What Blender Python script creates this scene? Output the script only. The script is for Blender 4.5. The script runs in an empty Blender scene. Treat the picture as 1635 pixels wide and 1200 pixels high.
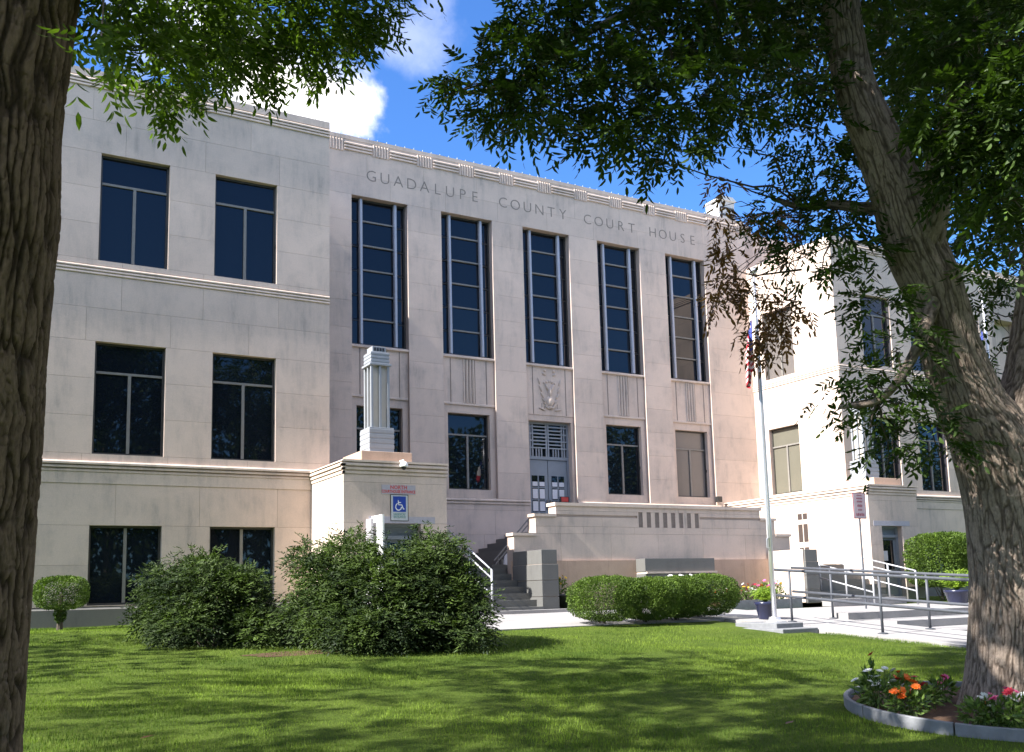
import bpy, math, random
import numpy as np
from mathutils import Vector, Matrix
random.seed(7); RNG = np.random.default_rng(11)
S = bpy.context.scene
COL = S.collection

# ------------------------------------------------------------------ camera
CAM = np.array([0.0, -22.0, 0.48])
FPX, PPX, PPY = 1544.5, 817.5, 737.1
_y, _p, _r = math.radians(29.6), math.radians(7.708), math.radians(-1.472)
FW = np.array([math.sin(_y)*math.cos(_p), math.cos(_y)*math.cos(_p), math.sin(_p)])
_rt = np.array([math.cos(_y), -math.sin(_y), 0.0]); _up = np.cross(_rt, FW)
RT = math.cos(_r)*_rt + math.sin(_r)*_up
UP = -math.sin(_r)*_rt + math.cos(_r)*_up
cd = bpy.data.cameras.new('camera'); co = bpy.data.objects.new('camera', cd); COL.objects.link(co)
m = Matrix.Identity(4)
for i in range(3):
    m[i][0] = RT[i]; m[i][1] = UP[i]; m[i][2] = -FW[i]; m[i][3] = CAM[i]
co.matrix_world = m
cd.sensor_width = 36; cd.lens = 36*FPX/1635; cd.shift_y = (PPY-600)/1635; cd.shift_x = 0
cd.clip_end = 2000; cd.clip_start = 0.05
S.camera = co

# ------------------------------------------------------------------ sky, sun, exposure
SUN_EL, SUN_IN = math.radians(42), math.radians(1.4)
w = bpy.data.worlds.new('World'); S.world = w; w.use_nodes = True
nt = w.node_tree; nt.nodes.clear()
N = nt.nodes.new
out = N('ShaderNodeOutputWorld'); bg = N('ShaderNodeBackground'); bg.inputs['Strength'].default_value = 0.10
sky = N('ShaderNodeTexSky'); sky.sky_type = 'NISHITA'; sky.sun_disc = False
sky.sun_elevation = SUN_EL; sky.sun_rotation = math.radians(270)
sky.air_density = 1.0; sky.dust_density = 0.0; sky.ozone_density = 4.0
tc = N('ShaderNodeTexCoord')
nz = N('ShaderNodeTexNoise'); nz.inputs['Scale'].default_value = 5.5; nz.inputs['Detail'].default_value = 9; nz.inputs['Roughness'].default_value = .58
nt.links.new(tc.outputs['Generated'], nz.inputs['Vector'])
sub = N('ShaderNodeVectorMath'); sub.operation = 'SUBTRACT'; sub.inputs[1].default_value = (.5, .5, .5)
nt.links.new(nz.outputs['Color'], sub.inputs[0])
scl = N('ShaderNodeVectorMath'); scl.operation = 'SCALE'; scl.inputs['Scale'].default_value = .26
nt.links.new(sub.outputs[0], scl.inputs[0])
add = N('ShaderNodeVectorMath'); add.operation = 'ADD'
nt.links.new(tc.outputs['Generated'], add.inputs[0]); nt.links.new(scl.outputs[0], add.inputs[1])
def pxray(px, py):
    return FW + RT*(px-PPX)/FPX - UP*(py-PPY)/FPX
clouds = []
for px, py, r_, s_ in ((535, 165, .062, 1), (480, 160, .085, 1), (420, 130, .09, 1), (585, 205, .045, .7), (690, 15, .06, .16), (330, 60, .08, .7)):
    d = pxray(px, py); clouds.append((d/np.linalg.norm(d), r_, s_))
crng = random.Random(5); placed = []
view_dir = FW/np.linalg.norm(FW)
while len(placed) < 30:      # unseen fair-weather clouds added outside the view to light the shaded facade white
    a, e = crng.uniform(0, 2*math.pi), math.asin(crng.uniform(.12, .97))
    d = np.array([math.sin(a)*math.cos(e), math.cos(a)*math.cos(e), math.sin(e)])
    if d@view_dir > .80 or any(d@q > .955 for q in placed): continue
    if 128 < math.degrees(a) < 185 and math.degrees(e) < 32: continue
    placed.append(d); clouds.append((d, crng.uniform(.15, .27), crng.uniform(.75, 1)))
last = None
for d, r_, s_ in clouds:
    ds = N('ShaderNodeVectorMath'); ds.operation = 'DISTANCE'; ds.inputs[1].default_value = tuple(d)
    nt.links.new(add.outputs[0], ds.inputs[0])
    mr = N('ShaderNodeMapRange'); mr.interpolation_type = 'SMOOTHSTEP'
    mr.inputs['From Min'].default_value = r_; mr.inputs['From Max'].default_value = r_*.12
    mr.inputs['To Min'].default_value = 0; mr.inputs['To Max'].default_value = s_
    nt.links.new(ds.outputs['Value'], mr.inputs['Value'])
    if last is None: last = mr.outputs[0]
    else:
        mx = N('ShaderNodeMath'); mx.operation = 'MAXIMUM'
        nt.links.new(last, mx.inputs[0]); nt.links.new(mr.outputs[0], mx.inputs[1]); last = mx.outputs[0]
mixc = N('ShaderNodeMix'); mixc.data_type = 'RGBA'; mixc.inputs[7].default_value = (9.6, 9.1, 8.7, 1)
tint = N('ShaderNodeMix'); tint.data_type = 'RGBA'; tint.blend_type = 'MULTIPLY'; tint.inputs[0].default_value = 1; tint.inputs[7].default_value = (.42, .66, .96, 1)
nt.links.new(sky.outputs[0], tint.inputs[6])
nt.links.new(last, mixc.inputs[0]); nt.links.new(tint.outputs[2], mixc.inputs[6])
nt.links.new(mixc.outputs[2], bg.inputs['Color']); nt.links.new(bg.outputs[0], out.inputs['Surface'])

sd = bpy.data.lights.new('sun', 'SUN'); sd.energy = 5.0; sd.angle = math.radians(0.53); sd.color = (1, .95, .88)
so = bpy.data.objects.new('sun', sd); COL.objects.link(so)
trav = Vector((math.cos(SUN_EL)*math.cos(SUN_IN), math.cos(SUN_EL)*math.sin(SUN_IN), -math.sin(SUN_EL)))
so.rotation_euler = trav.to_track_quat('-Z', 'Y').to_euler(); so.location = (-30, -10, 40)
S.view_settings.view_transform = 'Standard'; S.view_settings.look = 'None'
S.view_settings.gamma = 1; S.view_settings.exposure = 1.66
S.render.engine = 'CYCLES'

# ------------------------------------------------------------------ pixel helpers (a pixel is a direction; distance from ground / wall)
def onY(px, py, y): d = pxray(px, py); return CAM + d*(y-CAM[1])/d[1]
def onX(px, py, x): d = pxray(px, py); return CAM + d*(x-CAM[0])/d[0]
def atD(px, py, dep): return CAM + pxray(px, py)*dep
def gz(x, y):
    t = -3.5-y
    return np.where(t < 0, 0.0, np.where(t < 20, -.065*t, -1.3))
def G(px, py):
    d = pxray(px, py); t = 1.0
    while t < 90:
        p = CAM + d*t
        if p[2] <= gz(p[0], p[1]): break
        t += .01
    return p

# ------------------------------------------------------------------ materials
def mat(name): 
    M_ = bpy.data.materials.new(name); M_.use_nodes = True
    return M_, M_.node_tree, M_.node_tree.nodes['Principled BSDF']
def ramp(nt_, fac, stops):
    r_ = nt_.nodes.new('ShaderNodeValToRGB'); e = r_.color_ramp.elements
    while len(e) < len(stops): e.new(.5)
    for k, (p_, c_) in enumerate(stops): e[k].position = p_; e[k].color = (*c_, 1) if len(c_) == 3 else c_
    nt_.links.new(fac, r_.inputs[0]); return r_.outputs[0]
def noise(nt_, vec, scale, detail=5, rough=.6, dist=0):
    n_ = nt_.nodes.new('ShaderNodeTexNoise'); n_.inputs['Scale'].default_value = scale; n_.inputs['Detail'].default_value = detail
    n_.inputs['Roughness'].default_value = rough; n_.inputs['Distortion'].default_value = dist
    if vec is not None: nt_.links.new(vec, n_.inputs['Vector'])
    return n_.outputs['Fac']
def scaled(nt_, vec, s):
    m_ = nt_.nodes.new('ShaderNodeMapping'); m_.inputs['Scale'].default_value = s
    nt_.links.new(vec, m_.inputs['Vector']); return m_.outputs[0]
def mixcol(nt_, fac, a, b, mode='MIX'):
    m_ = nt_.nodes.new('ShaderNodeMix'); m_.data_type = 'RGBA'; m_.blend_type = mode
    for sock, v in ((0, fac), (6, a), (7, b)):
        if hasattr(v, 'is_linked') or hasattr(v, 'links'): nt_.links.new(v, m_.inputs[sock])
        elif sock == 0: m_.inputs[0].default_value = v
        else: m_.inputs[sock].default_value = (*v, 1)
    return m_.outputs[2]
def worldpos(nt_):
    return nt_.nodes.new('ShaderNodeNewGeometry').outputs['Position']
def bump(nt_, bs, h, strength=.3, dist=.01):
    b_ = nt_.nodes.new('ShaderNodeBump'); b_.inputs['Strength'].default_value = strength; b_.inputs['Distance'].default_value = dist
    nt_.links.new(h, b_.inputs['Height']); nt_.links.new(b_.outputs[0], bs.inputs['Normal'])

def stone_mat(name, base, stain, amount=.55, objvar=.10, rough=.85):
    M_, t, b = mat(name)
    P = worldpos(t)
    blot = ramp(t, noise(t, P, .8, 8, .68, .3), [(.40, (0, 0, 0)), (.66, (1, 1, 1))])
    streak = ramp(t, noise(t, scaled(t, P, (3.4, 3.4, .55)), 1.6, 7, .66), [(.46, (0, 0, 0)), (.78, (1, 1, 1))])
    mm = t.nodes.new('ShaderNodeMath'); mm.operation = 'MULTIPLY'; t.links.new(blot, mm.inputs[0]); t.links.new(streak, mm.inputs[1])
    m2 = t.nodes.new('ShaderNodeMath'); m2.operation = 'MULTIPLY_ADD'; m2.use_clamp = True
    t.links.new(blot, m2.inputs[0]); m2.inputs[1].default_value = .35*amount; 
    m3 = t.nodes.new('ShaderNodeMath'); m3.operation = 'MULTIPLY'; t.links.new(mm.outputs[0], m3.inputs[0]); m3.inputs[1].default_value = amount
    t.links.new(m3.outputs[0], m2.inputs[2])
    oi = t.nodes.new('ShaderNodeObjectInfo')
    tint = ramp(t, oi.outputs['Random'], [(0, tuple(c*(1-objvar) for c in base)), (.5, base), (1, (base[0]*(1+objvar*.6), base[1]*(1+objvar*.45), base[2]*(1+objvar*.3)))])
    c = mixcol(t, m2.outputs[0], tint, stain)
    grain = ramp(t, noise(t, P, 38, 4, .7), [(.3, (.9, .9, .9)), (.7, (1.06, 1.06, 1.06))])
    c = mixcol(t, 1.0, c, grain, 'MULTIPLY')
    t.links.new(c, b.inputs['Base Color']); b.inputs['Roughness'].default_value = rough
    bump(t, b, noise(t, P, 60, 5, .7), .25, .006)
    return M_
def plain(name, col, rough=.5, metal=0, var=.12, scale=6, spec=.5, bmp=0):
    M_, t, b = mat(name)
    P = worldpos(t)
    c = ramp(t, noise(t, P, scale, 5, .65), [(.25, tuple(x*(1-var) for x in col)), (.75, tuple(min(1, x*(1+var)) for x in col))])
    t.links.new(c, b.inputs['Base Color']); b.inputs['Roughness'].default_value = rough; b.inputs['Metallic'].default_value = metal
    b.inputs['Specular IOR Level'].default_value = spec
    if bmp: bump(t, b, noise(t, P, scale*6, 5, .7), bmp, .01)
    return M_
def leaf_mat(name, dark, light, trans=.35, rough=.45):
    M_, t, b = mat(name)
    at = t.nodes.new('ShaderNodeAttribute'); at.attribute_name = 'v'
    c = ramp(t, at.outputs['Fac'], [(0, dark), (.8, light), (1, tuple(min(1, x*1.5) for x in light))])
    t.links.new(c, b.inputs['Base Color']); b.inputs['Roughness'].default_value = rough; b.inputs['Specular IOR Level'].default_value = .3
    tr = t.nodes.new('ShaderNodeBsdfTranslucent')
    c2 = mixcol(t, 1.0, c, (1.5, 1.7, .6), 'MULTIPLY'); t.links.new(c2, tr.inputs['Color'])
    mx = t.nodes.new('ShaderNodeMixShader'); mx.inputs[0].default_value = trans
    t.links.new(b.outputs[0], mx.inputs[1]); t.links.new(tr.outputs[0], mx.inputs[2])
    t.links.new(mx.outputs[0], t.nodes['Material Output'].inputs['Surface'])
    return M_
def glass_mat(name, col, rough=.015):
    M_, t, b = mat(name)
    P = worldpos(t)
    b.inputs['Base Color'].default_value = (*col, 1); b.inputs['Roughness'].default_value = rough
    b.inputs['IOR'].default_value = 1.52; b.inputs['Specular IOR Level'].default_value = .42
    bump(t, b, noise(t, P, .9, 2, .5), .12, .012)
    return M_
def bark_mat(name, lo, hi):
    M_, t, b = mat(name)
    at = t.nodes.new('ShaderNodeAttribute'); at.attribute_name = 'v'
    P = worldpos(t)
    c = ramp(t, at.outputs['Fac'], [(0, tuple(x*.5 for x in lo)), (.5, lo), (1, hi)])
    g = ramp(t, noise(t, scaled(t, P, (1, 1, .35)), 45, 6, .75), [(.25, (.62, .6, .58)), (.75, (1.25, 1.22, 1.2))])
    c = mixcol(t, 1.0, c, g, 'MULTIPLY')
    lich = ramp(t, noise(t, P, 7, 5, .7), [(.6, (0, 0, 0)), (.75, (1, 1, 1))])
    mm = t.nodes.new('ShaderNodeMath'); mm.operation = 'MULTIPLY'; mm.inputs[1].default_value = .35; t.links.new(lich, mm.inputs[0])
    c = mixcol(t, mm.outputs[0], c, (.23, .22, .19))
    t.links.new(c, b.inputs['Base Color']); b.inputs['Roughness'].default_value = .95; b.inputs['Specular IOR Level'].default_value = .2
    bump(t, b, noise(t, scaled(t, P, (1, 1, .3)), 34, 8, .8), 1.0, .03)
    return M_

M = {}
M['stone'] = stone_mat('limestone', (.63, .512, .435), (.29, .258, .235), .8, .07)
M['stone_trim'] = stone_mat('limestone trim', (.63, .52, .44), (.27, .24, .215), .8, .03)
M['stone_warm'] = stone_mat('stained limestone base', (.47, .34, .26), (.26, .19, .15), .9, .08)
M['core'] = stone_mat('mortar and backing', (.44, .355, .305), (.25, .21, .19), .4, 0)
M['granite'] = stone_mat('grey granite', (.125, .125, .12), (.07, .07, .07), .6, .22, .55)
M['groove'] = plain('dark carved lines', (.20, .165, .145), .95, 0, .2, 12)  # dark colour of the flat strips drawn for grooves and vent slots
M['letter'] = plain('carved letter shade and patina', (.24, .205, .18), .95, 0, .25, 14)  # dark colour of raised letters stands for shade and patina inside carving
M['bronze'] = plain('dark bronze frame', (.055, .052, .048), .5, .3, .2, 10)
M['alu'] = plain('pale aluminium bar', (.40, .41, .45), .45, .3, .08, 8)
M['aludark'] = plain('weathered aluminium bar', (.20, .19, .175), .6, .15, .15, 8)
M['glass'] = glass_mat('tinted glass', (.006, .009, .014))
M['glass_blind'] = plain('closed blind behind glass', (.13, .118, .112), .22, 0, .05, 3, .6)
M['doorgrey'] = plain('grey painted door', (.21, .235, .27), .5, 0, .08, 5)
M['paper'] = plain('white paper', (.62, .62, .66), .8, 0, .05, 20)
M['red'] = plain('red sign paint', (.55, .05, .04), .55, 0, .12, 9)
M['white'] = plain('white paint', (.78, .78, .76), .5, 0, .05, 8)
M['lamp_metal'] = plain('silver painted metal', (.27, .29, .32), .55, .1, .08, 6)
M['lamp_glass'] = plain('frosted lamp glass', (.46, .43, .38), .35, 0, .08, 4)
M['blue'] = plain('blue sign paint', (.012, .05, .32), .45, 0, .08, 9)
M['signwhite'] = plain('faded sign white', (.50, .52, .52), .55, 0, .1, 16)
M['signlav'] = plain('faded lavender sign', (.40, .38, .42), .6, 0, .1, 16)
M['signteal'] = plain('faded teal lettering', (.16, .30, .28), .6, 0, .1, 16)
M['signpink'] = plain('faded pink notice board', (.50, .40, .43), .6, 0, .1, 30)
M['maroon'] = plain('faded maroon lettering', (.26, .08, .11), .6, 0, .15, 30)
M['steel'] = plain('galvanised pipe', (.065, .072, .088), .55, .15, .2, 9)
M['pole'] = plain('brushed aluminium pole', (.66, .66, .68), .32, .75, .06, 5)
M['railwhite'] = plain('pale painted pipe', (.42, .43, .46), .45, .2, .08, 8)
M['navy'] = plain('navy glazed pot', (.018, .022, .055), .25, 0, .15, 5)
M['soil'] = plain('dark soil mulch', (.075, .045, .03), .98, 0, .45, 30, .2, .8)
M['straw'] = plain('pine straw mulch', (.085, .05, .032), .98, 0, .45, 24, .2, .8)
M['edging'] = plain('grey concrete edging', (.17, .177, .19), .75, 0, .22, 7, .4, .4)
M['black'] = plain('black plastic', (.02, .02, .02), .4)
M['flagred'] = plain('red flag cloth', (.50, .02, .035), .8); M['flagwhite'] = plain('white flag cloth', (.72, .70, .70), .8); M['flagblue'] = plain('blue flag cloth', (.03, .05, .25), .8)
M['cell_open'] = plain('dark opening', (.05, .035, .03), .9)
M['roofing'] = plain('flat roof gravel', (.28, .26, .24), .95, 0, .2, 9)
M['leaf'] = leaf_mat('ash leaf', (.020, .040, .008), (.060, .105, .018), .22, .6)
M['leaf_left'] = leaf_mat('pecan leaf', (.032, .060, .010), (.095, .150, .024), .36)
M['leaf_dead'] = leaf_mat('withered leaf', (.11, .05, .026), (.27, .13, .065), .3)
M['leaf_nandina'] = leaf_mat('nandina leaf', (.008, .020, .004), (.050, .084, .010), .16, .65)
M['leaf_box'] = leaf_mat('boxwood leaf', (.030, .060, .008), (.095, .155, .020), .2, .65)
M['leaf_lime'] = leaf_mat('lime fern leaf', (.08, .14, .015), (.21, .31, .035), .35)
M['leaf_flower'] = leaf_mat('zinnia leaf', (.05, .09, .02), (.13, .20, .05), .3)
M['leaf_far'] = leaf_mat('far tree leaf', (.028, .052, .012), (.07, .115, .022), .25)
M['grass'] = leaf_mat('lawn blade', (.052, .096, .012), (.142, .205, .026), .28, .8)
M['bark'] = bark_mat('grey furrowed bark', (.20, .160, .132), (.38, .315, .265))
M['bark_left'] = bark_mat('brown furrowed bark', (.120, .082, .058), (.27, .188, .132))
M['twig'] = plain('twig bark', (.075, .058, .045), .9, 0, .25, 20)
for k, c in dict(orange=(.85, .17, .012), redf=(.60, .02, .045), whitef=(.80, .80, .76), pink=(.72, .10, .28), magenta=(.55, .06, .40), yellow=(.75, .48, .02), salmon=(.80, .22, .16)).items():
    M['fl_'+k] = plain(k.rstrip('f')+' petal', c, .6, 0, .15, 40)

def lawn_mat():
    M_, t, b = mat('lawn soil and thatch'); P = worldpos(t)
    a = ramp(t, noise(t, P, 1.1, 5, .6), [(.3, (.056, .092, .015)), (.7, (.098, .140, .024))])
    f = ramp(t, noise(t, P, 55, 6, .8), [(.2, (.45, .45, .4)), (.75, (1.3, 1.3, 1.2))])
    t.links.new(mixcol(t, 1.0, a, f, 'MULTIPLY'), b.inputs['Base Color']); b.inputs['Roughness'].default_value = .95; b.inputs['Specular IOR Level'].default_value = .1
    bump(t, b, noise(t, P, 70, 6, .8), .9, .03); return M_
M['lawn'] = lawn_mat()
def concrete_mat():
    M_, t, b = mat('walk concrete'); P = worldpos(t)
    a = ramp(t, noise(t, P, .8, 6, .65), [(.3, (.23, .222, .22)), (.7, (.32, .31, .31))])
    f = ramp(t, noise(t, P, 40, 5, .75), [(.25, (.85, .85, .85)), (.75, (1.08, 1.08, 1.08))])
    t.links.new(mixcol(t, 1.0, a, f, 'MULTIPLY'), b.inputs['Base Color']); b.inputs['Roughness'].default_value = .9
    bump(t, b, noise(t, P, 90, 4, .7), .25, .004); return M_
M['concrete'] = concrete_mat()

# ------------------------------------------------------------------ mesh helpers
OFF = {}
def tag(o, label=None, cat=None, group=None, kind=None):
    if label: o['label'] = label
    if cat: o['category'] = cat
    if group: o['group'] = group
    if kind: o['kind'] = kind
    return o
def thing(name, loc, label, cat, group=None):
    o = bpy.data.objects.new(name, None); COL.objects.link(o); o.location = loc; o.empty_display_size = .2
    OFF[o] = np.array(loc, float); return tag(o, label, cat, group)
def link(name, me, parent=None, origin=None):
    o = bpy.data.objects.new(name, me); COL.objects.link(o)
    if parent is not None:
        o.parent = parent; OFF[o] = OFF[parent]
    else: OFF[o] = np.zeros(3)
    return o
class MB:
    def __init__(s): s.v = []; s.f = []; s.mi = []
    def face(s, idx, mi=0): s.f.append(idx); s.mi.append(mi)
    def box(s, x0, x1, y0, y1, z0, z1, mi=0):
        n = len(s.v)
        s.v += [(x0,y0,z0),(x1,y0,z0),(x1,y1,z0),(x0,y1,z0),(x0,y0,z1),(x1,y0,z1),(x1,y1,z1),(x0,y1,z1)]
        for q in ((0,3,2,1),(4,5,6,7),(0,1,5,4),(1,2,6,5),(2,3,7,6),(3,0,4,7)): s.face(tuple(n+k for k in q), mi)
        return s
    def prism(s, poly, a0, a1, axis='x', mi=0):
        """poly: list of (p,q); axis x: (y,z) profile, axis y: (x,z), axis z: (x,y)"""
        n = len(s.v); k = len(poly)
        for a in (a0, a1):
            for p, q in poly: s.v.append((a,p,q) if axis == 'x' else (p,a,q) if axis == 'y' else (p,q,a))
        for i in range(k): s.face((n+i, n+(i+1) % k, n+k+(i+1) % k, n+k+i), mi)
        s.face(tuple(range(n+k-1, n-1, -1)), mi); s.face(tuple(range(n+k, n+2*k)), mi)
        return s
    def tube(s, pts, rad, n=8, cap=True, mi=0):
        pts = [Vector(p) for p in pts]; k = len(pts)
        rad = [rad]*k if not hasattr(rad, '__len__') else rad
        base = len(s.v); prev = None
        for i in range(k):
            t = (pts[min(i+1, k-1)]-pts[max(i-1, 0)]).normalized()
            if prev is None:
                a = t.orthogonal().normalized()
            else:
                a = (prev - t*prev.dot(t)).normalized()
            prev = a; b = t.cross(a)
            for j in range(n):
                th = 2*math.pi*j/n
                s.v.append(tuple(pts[i] + (a*math.cos(th)+b*math.sin(th))*rad[i]))
        for i in range(k-1):
            for j in range(n):
                j2 = (j+1) % n
                s.face((base+i*n+j, base+i*n+j2, base+(i+1)*n+j2, base+(i+1)*n+j), mi)
        if cap:
            s.face(tuple(base+n-1-j for j in range(n)), mi); s.face(tuple(base+(k-1)*n+j for j in range(n)), mi)
        return s
    def lathe(s, prof, c, n=20, mi=0):
        base = len(s.v)
        for r, z in prof:
            for j in range(n):
                th = 2*math.pi*j/n; s.v.append((c[0]+r*math.cos(th), c[1]+r*math.sin(th), c[2]+z))
        for i in range(len(prof)-1):
            for j in range(n):
                j2 = (j+1) % n; s.face((base+i*n+j, base+i*n+j2, base+(i+1)*n+j2, base+(i+1)*n+j), mi)
        s.face(tuple(base+n-1-j for j in range(n)), mi); s.face(tuple(base+(len(prof)-1)*n+j for j in range(n)), mi)
        return s
    def build(s, name, mats, parent=None, smooth=False, bevel=0):
        off = OFF[parent] if parent is not None else np.zeros(3)
        me = bpy.data.meshes.new(name)
        me.from_pydata([(v[0]-off[0], v[1]-off[1], v[2]-off[2]) for v in s.v], [], s.f)
        for mm in (mats if isinstance(mats, (list, tuple)) else [mats]): me.materials.append(M[mm])
        if any(s.mi): me.polygons.foreach_set('material_index', s.mi)
        if smooth: me.polygons.foreach_set('use_smooth', [True]*len(me.polygons))
        me.update()
        o = link(name, me, parent)
        if bevel:
            b = o.modifiers.new('bevel', 'BEVEL'); b.width = bevel; b.segments = 2; b.limit_method = 'ANGLE'
        return o
def npmesh(name, V, F, mat_, parent=None, vals=None, smooth=False):
    """V (n,3) F (m,k) uniform polys, vals per-vertex float"""
    off = OFF[parent] if parent is not None else np.zeros(3)
    me = bpy.data.meshes.new(name); V = np.asarray(V, np.float32)-off.astype(np.float32); F = np.asarray(F, np.int32)
    me.vertices.add(len(V)); me.vertices.foreach_set('co', V.ravel())
    me.loops.add(F.size); me.loops.foreach_set('vertex_index', F.ravel())
    me.polygons.add(len(F)); me.polygons.foreach_set('loop_start', np.arange(0, F.size, F.shape[1], dtype=np.int32))
    if smooth: me.polygons.foreach_set('use_smooth', np.ones(len(F), bool))
    me.update(calc_edges=True)
    if vals is not None:
        a = me.attributes.new('v', 'FLOAT', 'POINT'); a.data.foreach_set('value', np.asarray(vals, np.float32))
    me.materials.append(M[mat_])
    return link(name, me, parent)
def dup(o, parent=None):
    c = o.copy(); COL.objects.link(c); c.parent = parent
    for ch in o.children: dup(ch, c)
    return c
def text_mesh(txt, size, ext=.004, off=0.0):
    cu = bpy.data.curves.new('t', 'FONT'); cu.body = txt; cu.size = size; cu.extrude = ext; cu.offset = off
    cu.align_x = 'CENTER'; cu.align_y = 'CENTER'; cu.resolution_u = 3
    o = bpy.data.objects.new('t', cu); COL.objects.link(o)
    dg = bpy.context.evaluated_depsgraph_get(); me = bpy.data.meshes.new_from_object(o.evaluated_get(dg))
    bpy.data.objects.remove(o); return me
def vnoise(P, seed=0):
    """vectorised 3-D value noise, -1..1"""
    P = np.asarray(P, float); I = np.floor(P).astype(np.int64); f = P-I; u = f*f*(3-2*f)
    def h(ix, iy, iz):
        n = (ix*374761393 + iy*668265263 + iz*2147483647 + seed*974634533) & 0xffffffff
        n = ((n ^ (n >> 13))*1274126177) & 0xffffffff
        n = ((n ^ (n >> 16))*2246822519) & 0xffffffff
        return ((n ^ (n >> 15)) & 0xffff)/32767.5-1
    r = 0
    for dx in (0, 1):
        for dy in (0, 1):
            for dz in (0, 1):
                wgt = (u[:,0] if dx else 1-u[:,0])*(u[:,1] if dy else 1-u[:,1])*(u[:,2] if dz else 1-u[:,2])
                r = r + wgt*h(I[:,0]+dx, I[:,1]+dy, I[:,2]+dz)
    return r

# ------------------------------------------------------------------ ground and walks
def in_walk(x, y):
    a = (x > 7.6) & (x < 30) & (y > -6.5) & (y < -1.5)
    b = (x > 13.75) & (x < 24.3) & (y <= -6.5)
    return a | b
def lawn():
    xs = np.concatenate([np.linspace(-400, -16, 10), np.linspace(-15, 45, 121), np.linspace(46, 400, 10)])
    ys = np.concatenate([np.linspace(-400, -30, 12), np.linspace(-29, 6, 141), np.linspace(8, 400, 8)])
    X, Y = np.meshgrid(xs, ys); Z = gz(X, Y) + .012*vnoise(np.c_[X.ravel()*1.3, Y.ravel()*1.3, 0*X.ravel()], 3).reshape(X.shape)
    # keep the lawn below paved areas
    Z = np.where((X > 13.75) & (X < 24.3) & (Y < -6.2), Z-.35, Z); Z = np.where((X > 7.9) & (X < 30) & (Y > -6.3) & (Y < -1.5), Z-.12, Z)
    V = np.c_[X.ravel(), Y.ravel(), Z.ravel()]; nx = len(xs); ny = len(ys)
    i = (np.arange(ny-1)[:,None]*nx+np.arange(nx-1)[None,:]).ravel()
    o = npmesh('ground', V, np.c_[i, i+1, i+1+nx, i+nx], 'lawn', smooth=True)
    tag(o, 'green lawn ground rising gently toward the building', 'lawn', kind='structure')
lawn()
def slab_walk(name, x0, x1, y0, y1, zoff, label, zs=None, joints=1.5, thick=.4):
    """paving slabs with tooled joints; each slab a child"""
    root = thing(name, (x0, y0, 0), label, 'walk'); root['kind'] = 'structure'
    nx = max(1, round((x1-x0)/joints)); ny = max(1, round((y1-y0)/joints))
    for i in range(nx):
        for j in range(ny):
            a0 = x0+(x1-x0)*i/nx+.004; a1 = x0+(x1-x0)*(i+1)/nx-.004; b0 = y0+(y1-y0)*j/ny+.004; b1 = y0+(y1-y0)*(j+1)/ny-.004
            mb = MB(); mb.box(a0, a1, b0, b1, 0, 0)
            z0_, z1_ = (float(gz(0, b0))+zoff, float(gz(0, b1))+zoff) if zs is None else (zs, zs)
            zz = [z0_-thick, z0_-thick, z1_-thick, z1_-thick, z0_, z0_, z1_, z1_]
            mb.v = [(v[0], v[1], zz[k]) for k, v in enumerate(mb.v)]
            mb.build('paving_slab', 'concrete', root)
slab_walk('walk', 7.9, 16.0, -6.5, -3.2, .025, 'pale concrete walk running along the front of the courthouse', joints=1.62)
slab_walk('ramp_walk', 13.75, 16.0, -20, -6.508, .035, 'pale concrete ramp between the pipe railings', joints=1.9)
T = [(-7.75, -3.2, -.11), (-8.95, -7.75, -.26), (-10.3, -8.95, -.41), (-22, -10.3, -.56)]
for k, (a, b, z) in enumerate(T):
    slab_walk('plaza_step', 16.008, 24.3, a+.002, b-.002, 0, ['upper concrete landing before the right stair', 'broad concrete step just below the upper landing', 'broad concrete step second below the landing', 'lower concrete plaza beyond the broad steps'][k], zs=z, joints=2.6, thick=.6)

# ------------------------------------------------------------------ courthouse
CH = thing('courthouse', (16.285, 0, 0), 'three storey pale limestone courthouse with recessed centre and projecting wings', 'courthouse')
YC, XL, XR, XM = 4.0, 7.5, 25.08, 16.285
_stone_cache = {}
def stone_obj(c, dims, parent, mname):
    key = (round(dims[0], 3), round(dims[1], 3), round(dims[2], 3), mname)
    if key not in _stone_cache:
        me = bpy.data.meshes.new('stone'); a, b, d = (x/2 for x in dims); e = .006
        mb = MB(); mb.box(-a, a, -b, b, -d, d)
        me.from_pydata(mb.v, [], mb.f); me.materials.append(M[mname]); _stone_cache[key] = me
    o = bpy.data.objects.new('stone', _stone_cache[key]); COL.objects.link(o); o.parent = parent
    o.location = Vector(c)-Vector(OFF[parent]); return o
def breaks(zs, h):
    zs = sorted(set(round(z, 4) for z in zs)); r = [zs[0]]
    for a, b in zip(zs, zs[1:]):
        if b-a < .02: continue
        n = max(1, round((b-a)/h))
        r += [a+(b-a)*k/n for k in range(1, n+1)]
    return r
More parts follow.
